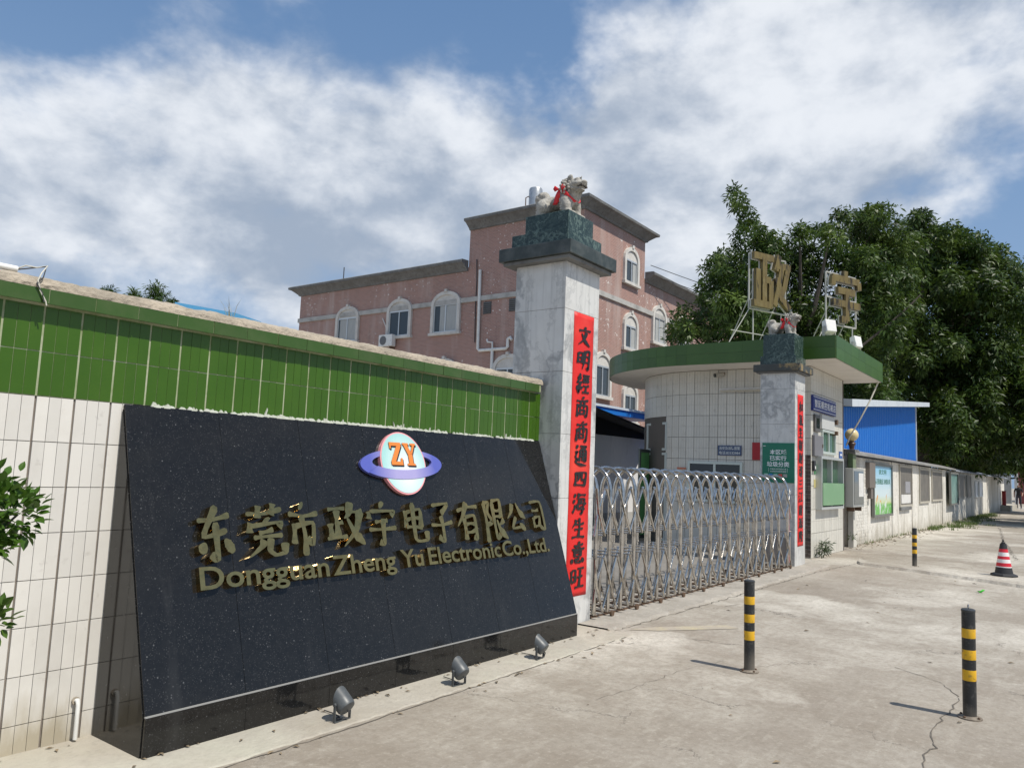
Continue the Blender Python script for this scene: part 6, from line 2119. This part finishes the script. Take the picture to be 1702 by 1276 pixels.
M_grass = mat('verge grass', (.10, .145, .035), .6, island=.4, transl=.2)
rr = random.Random(5)
sp = []
for k in range(120):
    x = rr.uniform(29, 50)
    y = 4.3 - abs(rr.gauss(0, .22)) - (.55 * rr.random() if 31.5 < x < 41 else 0)
    sp.append((x, y, 0, 26, .10))
o = blades(sp, 3, .04, .15, .008, 1).build('verge_grass', M_grass)
o['kind'] = 'stuff'
tag(o, 'green grass and weeds growing along the foot of the notice wall', 'grass')
o = blades([(20.5 + k * .55, 4.30, 0, 10, .08) for k in range(16)], 4, .03, .10, .006, .5).build('weed_tufts', M_grass)
o['kind'] = 'stuff'
tag(o, 'sparse weeds along the wall foot near the booth', 'weeds')
o = blades([(2.82, 4.36, 2.35, 16, .018)], 6, .06, .17, .0025, 1).build('grass_tuft', mat('dry grass', (.30, .28, .17), .7))
tag(o, 'dry grass tuft growing on top of the wall coping', 'grass')
wd = thing('corner_weed', 'narrow leaved weed at the foot of the booth corner', 'plant', (15.75, 4.1, 0))
obj('leaves', crown_mesh([(15.75, 4.12, .20, .09), (15.92, 4.13, .15, .07), (16.05, 4.13, .24, .06)], 150, .11, 5, 61, .3, droop=.3, width=.18), leaf_mat('weed leaf', (.03, .055, .022), (.07, .10, .05), (.05, .08, .03)), wd)
MB().tube([(15.75, 4.13, 0), (15.76, 4.1, .3)], .006, 5).tube([(15.95, 4.14, 0), (15.98, 4.1, .28)], .006, 5).build('stems', M_bark, wd)
wd = thing('wall_fern', 'little plant sprouting from the booth wall foot by the notice wall', 'plant', (18.3, 4.2, .2))
obj('leaves', crown_mesh([(18.35, 4.18, .28, .05)], 200, .07, 5, 62, .3, width=.2), M_leaf, wd)

# leafy shrub at the left edge of the photo
shrub = thing('leafy_shrub', 'glossy green shrub reaching into the photo from the left edge', 'shrub', (.75, 3.1, 0))
rr = random.Random(31)
M_sleaf = leaf_mat('shrub leaf', (.040, .105, .014), (.085, .17, .022), (.13, .22, .035), .25, .3)
mb = MB()
trunk_top = Vector((.8, 3.12, .75))
mb.tube([(.72, 3.1, 0), (.76, 3.11, .4), trunk_top], [.028, .022, .018], 8)
blobs = [(Vector((1.15, 3.20, 1.285)), .145, 190), (Vector((1.02, 3.22, 1.24)), .15, 70), (Vector((1.25, 3.19, 1.25)), .095, 80), (Vector((1.14, 3.18, 1.16)), .10, 70), (Vector((.92, 3.15, 1.05)), .16, 40), (Vector((1.215, 3.2, .87)), .055, 34), (Vector((1.02, 3.18, .80)), .12, 30)]
for c, r_, n in blobs:
    mb.tube([trunk_top, trunk_top.lerp(c, .5) + Vector((0, 0, .03)), c], [.014, .009, .004], 6)
mb.build('stems', M_bark, shrub, True)
cr = bpy.data.objects.new('crown', None)
COL.objects.link(cr)
cr.parent = shrub
cr.matrix_parent_inverse = Matrix.Translation(-BASE[shrub.name])
# one leaf, folded along its midrib and curling at the tip
lv, lf_ = [], []
prof = [(0, 0.002), (.18, .20), (.42, .29), (.70, .21), (.9, .07), (1.0, .004)]
for (u, w_) in prof:
    zc = -.10 * u * u
    lv += [(-w_, u, zc + w_ * .35), (0, u, zc), (w_, u, zc + w_ * .35)]
for i in range(len(prof) - 1):
    a = 3 * i
    lf_ += [(a, a + 1, a + 4, a + 3), (a + 1, a + 2, a + 5, a + 4)]
lmb = MB()
lmb.v, lmb.f = lv, lf_
leaf_me = lmb.mesh(True)
leaf_me.materials.append(M_sleaf)
for c, r_, n in blobs:
    for k in range(int(n * 1.35)):
        v = Vector((rr.gauss(0, 1), rr.gauss(0, 1), rr.gauss(0, 1))).normalized()
        p = c + v * r_ * rr.uniform(.35, 1.1)
        out = (v + Vector((rr.gauss(0, .4), rr.gauss(0, .4), .35 + rr.gauss(0, .3)))).normalized()
        q = out.to_track_quat('Y', 'Z')
        o = bpy.data.objects.new('leaf', leaf_me)
        COL.objects.link(o)
        o.parent = cr
        s = rr.uniform(.032, .060)
        o.matrix_local = Matrix.Translation(p) @ q.to_matrix().to_4x4() @ Matrix.Rotation(rr.uniform(-.8, .8), 4, 'Y') @ Matrix.Scale(s, 4)

# ------------------------------------------------------------------ person walking away at the far end
def person(label, loc, heading):
    t = thing('person', label, 'person', (0, 0, 0))
    J = {'pel': (0, 0, .95), 'sp': (0, .01, 1.15), 'ch': (0, .0, 1.36), 'nk': (0, .01, 1.50), 'hd': (0, -.01, 1.60), 'ht': (0, -.01, 1.69),
         'hl': (-.09, 0, .90), 'kl': (-.10, -.13, .50), 'al': (-.10, .02, .09), 'tl': (-.10, -.13, .04), 'hr': (.09, 0, .90), 'kr': (.10, .05, .50), 'ar': (.10, .24, .14), 'tr': (.10, .14, .03),
         'sl': (-.19, .01, 1.42), 'el': (-.26, .06, 1.15), 'wl': (-.25, -.06, .92), 'fl': (-.25, -.10, .83), 'sr': (.19, .01, 1.42), 'er': (.25, -.04, 1.16), 'wr': (.24, -.18, 1.0), 'fr': (.23, -.24, .94)}
    rad = {'pel': .125, 'sp': .115, 'ch': .135, 'nk': .055, 'hd': .085, 'ht': .075, 'hl': .085, 'kl': .06, 'al': .042, 'tl': .04, 'hr': .085, 'kr': .06, 'ar': .042, 'tr': .04, 'sl': .062, 'el': .045, 'wl': .03, 'fl': .034, 'sr': .062, 'er': .045, 'wr': .03, 'fr': .034}
    E_ = [('pel', 'sp'), ('sp', 'ch'), ('ch', 'nk'), ('nk', 'hd'), ('hd', 'ht'), ('pel', 'hl'), ('hl', 'kl'), ('kl', 'al'), ('al', 'tl'), ('pel', 'hr'), ('hr', 'kr'), ('kr', 'ar'), ('ar', 'tr'), ('ch', 'sl'), ('sl', 'el'), ('el', 'wl'), ('wl', 'fl'), ('ch', 'sr'), ('sr', 'er'), ('er', 'wr'), ('wr', 'fr')]
    names = list(J)
    me = bpy.data.meshes.new('body')
    me.from_pydata([J[k] for k in names], [(names.index(a), names.index(b)) for a, b in E_], [])
    o = bpy.data.objects.new('body', me)
    COL.objects.link(o)
    o.modifiers.new('skin', 'SKIN')
    sv = me.skin_vertices[0].data
    for i, k in enumerate(names):
        sv[i].radius = (rad[k], rad[k])
    sv[0].use_root = True
    ss = o.modifiers.new('sub', 'SUBSURF')
    ss.levels = 2
    bpy.context.view_layer.update()
    m2 = bpy.data.meshes.new_from_object(o.evaluated_get(bpy.context.evaluated_depsgraph_get()))
    bpy.data.objects.remove(o)
    m2.shade_smooth()
    m2.materials.clear()
    for mm in (mat('black shirt', (.012, .012, .014), .8), mat('dark trousers', (.035, .035, .05), .8), mat('skin', (.38, .22, .15), .6), mat('dark hair', (.012, .010, .009), .6), mat('pale shoes', (.55, .52, .50), .7)):
        m2.materials.append(mm)
    for p in m2.polygons:
        c = p.center
        if c.z < .09:
            i = 4
        elif c.z < .96 and abs(c.x) < .20:
            i = 1
        elif c.z > 1.52:
            i = 3 if (c.y > -.04 or c.z > 1.66) else 2
        elif abs(c.x) > .2 and c.z < 1.2:
            i = 2
        else:
            i = 0
        p.material_index = i
    obj('body', m2, None, t)
    t.location = loc
    t.rotation_euler = (0, 0, heading)
    return t


person('person in a black T-shirt and dark trousers walking away down the far pavement', (64.5, 3.75, 0), R(-95))
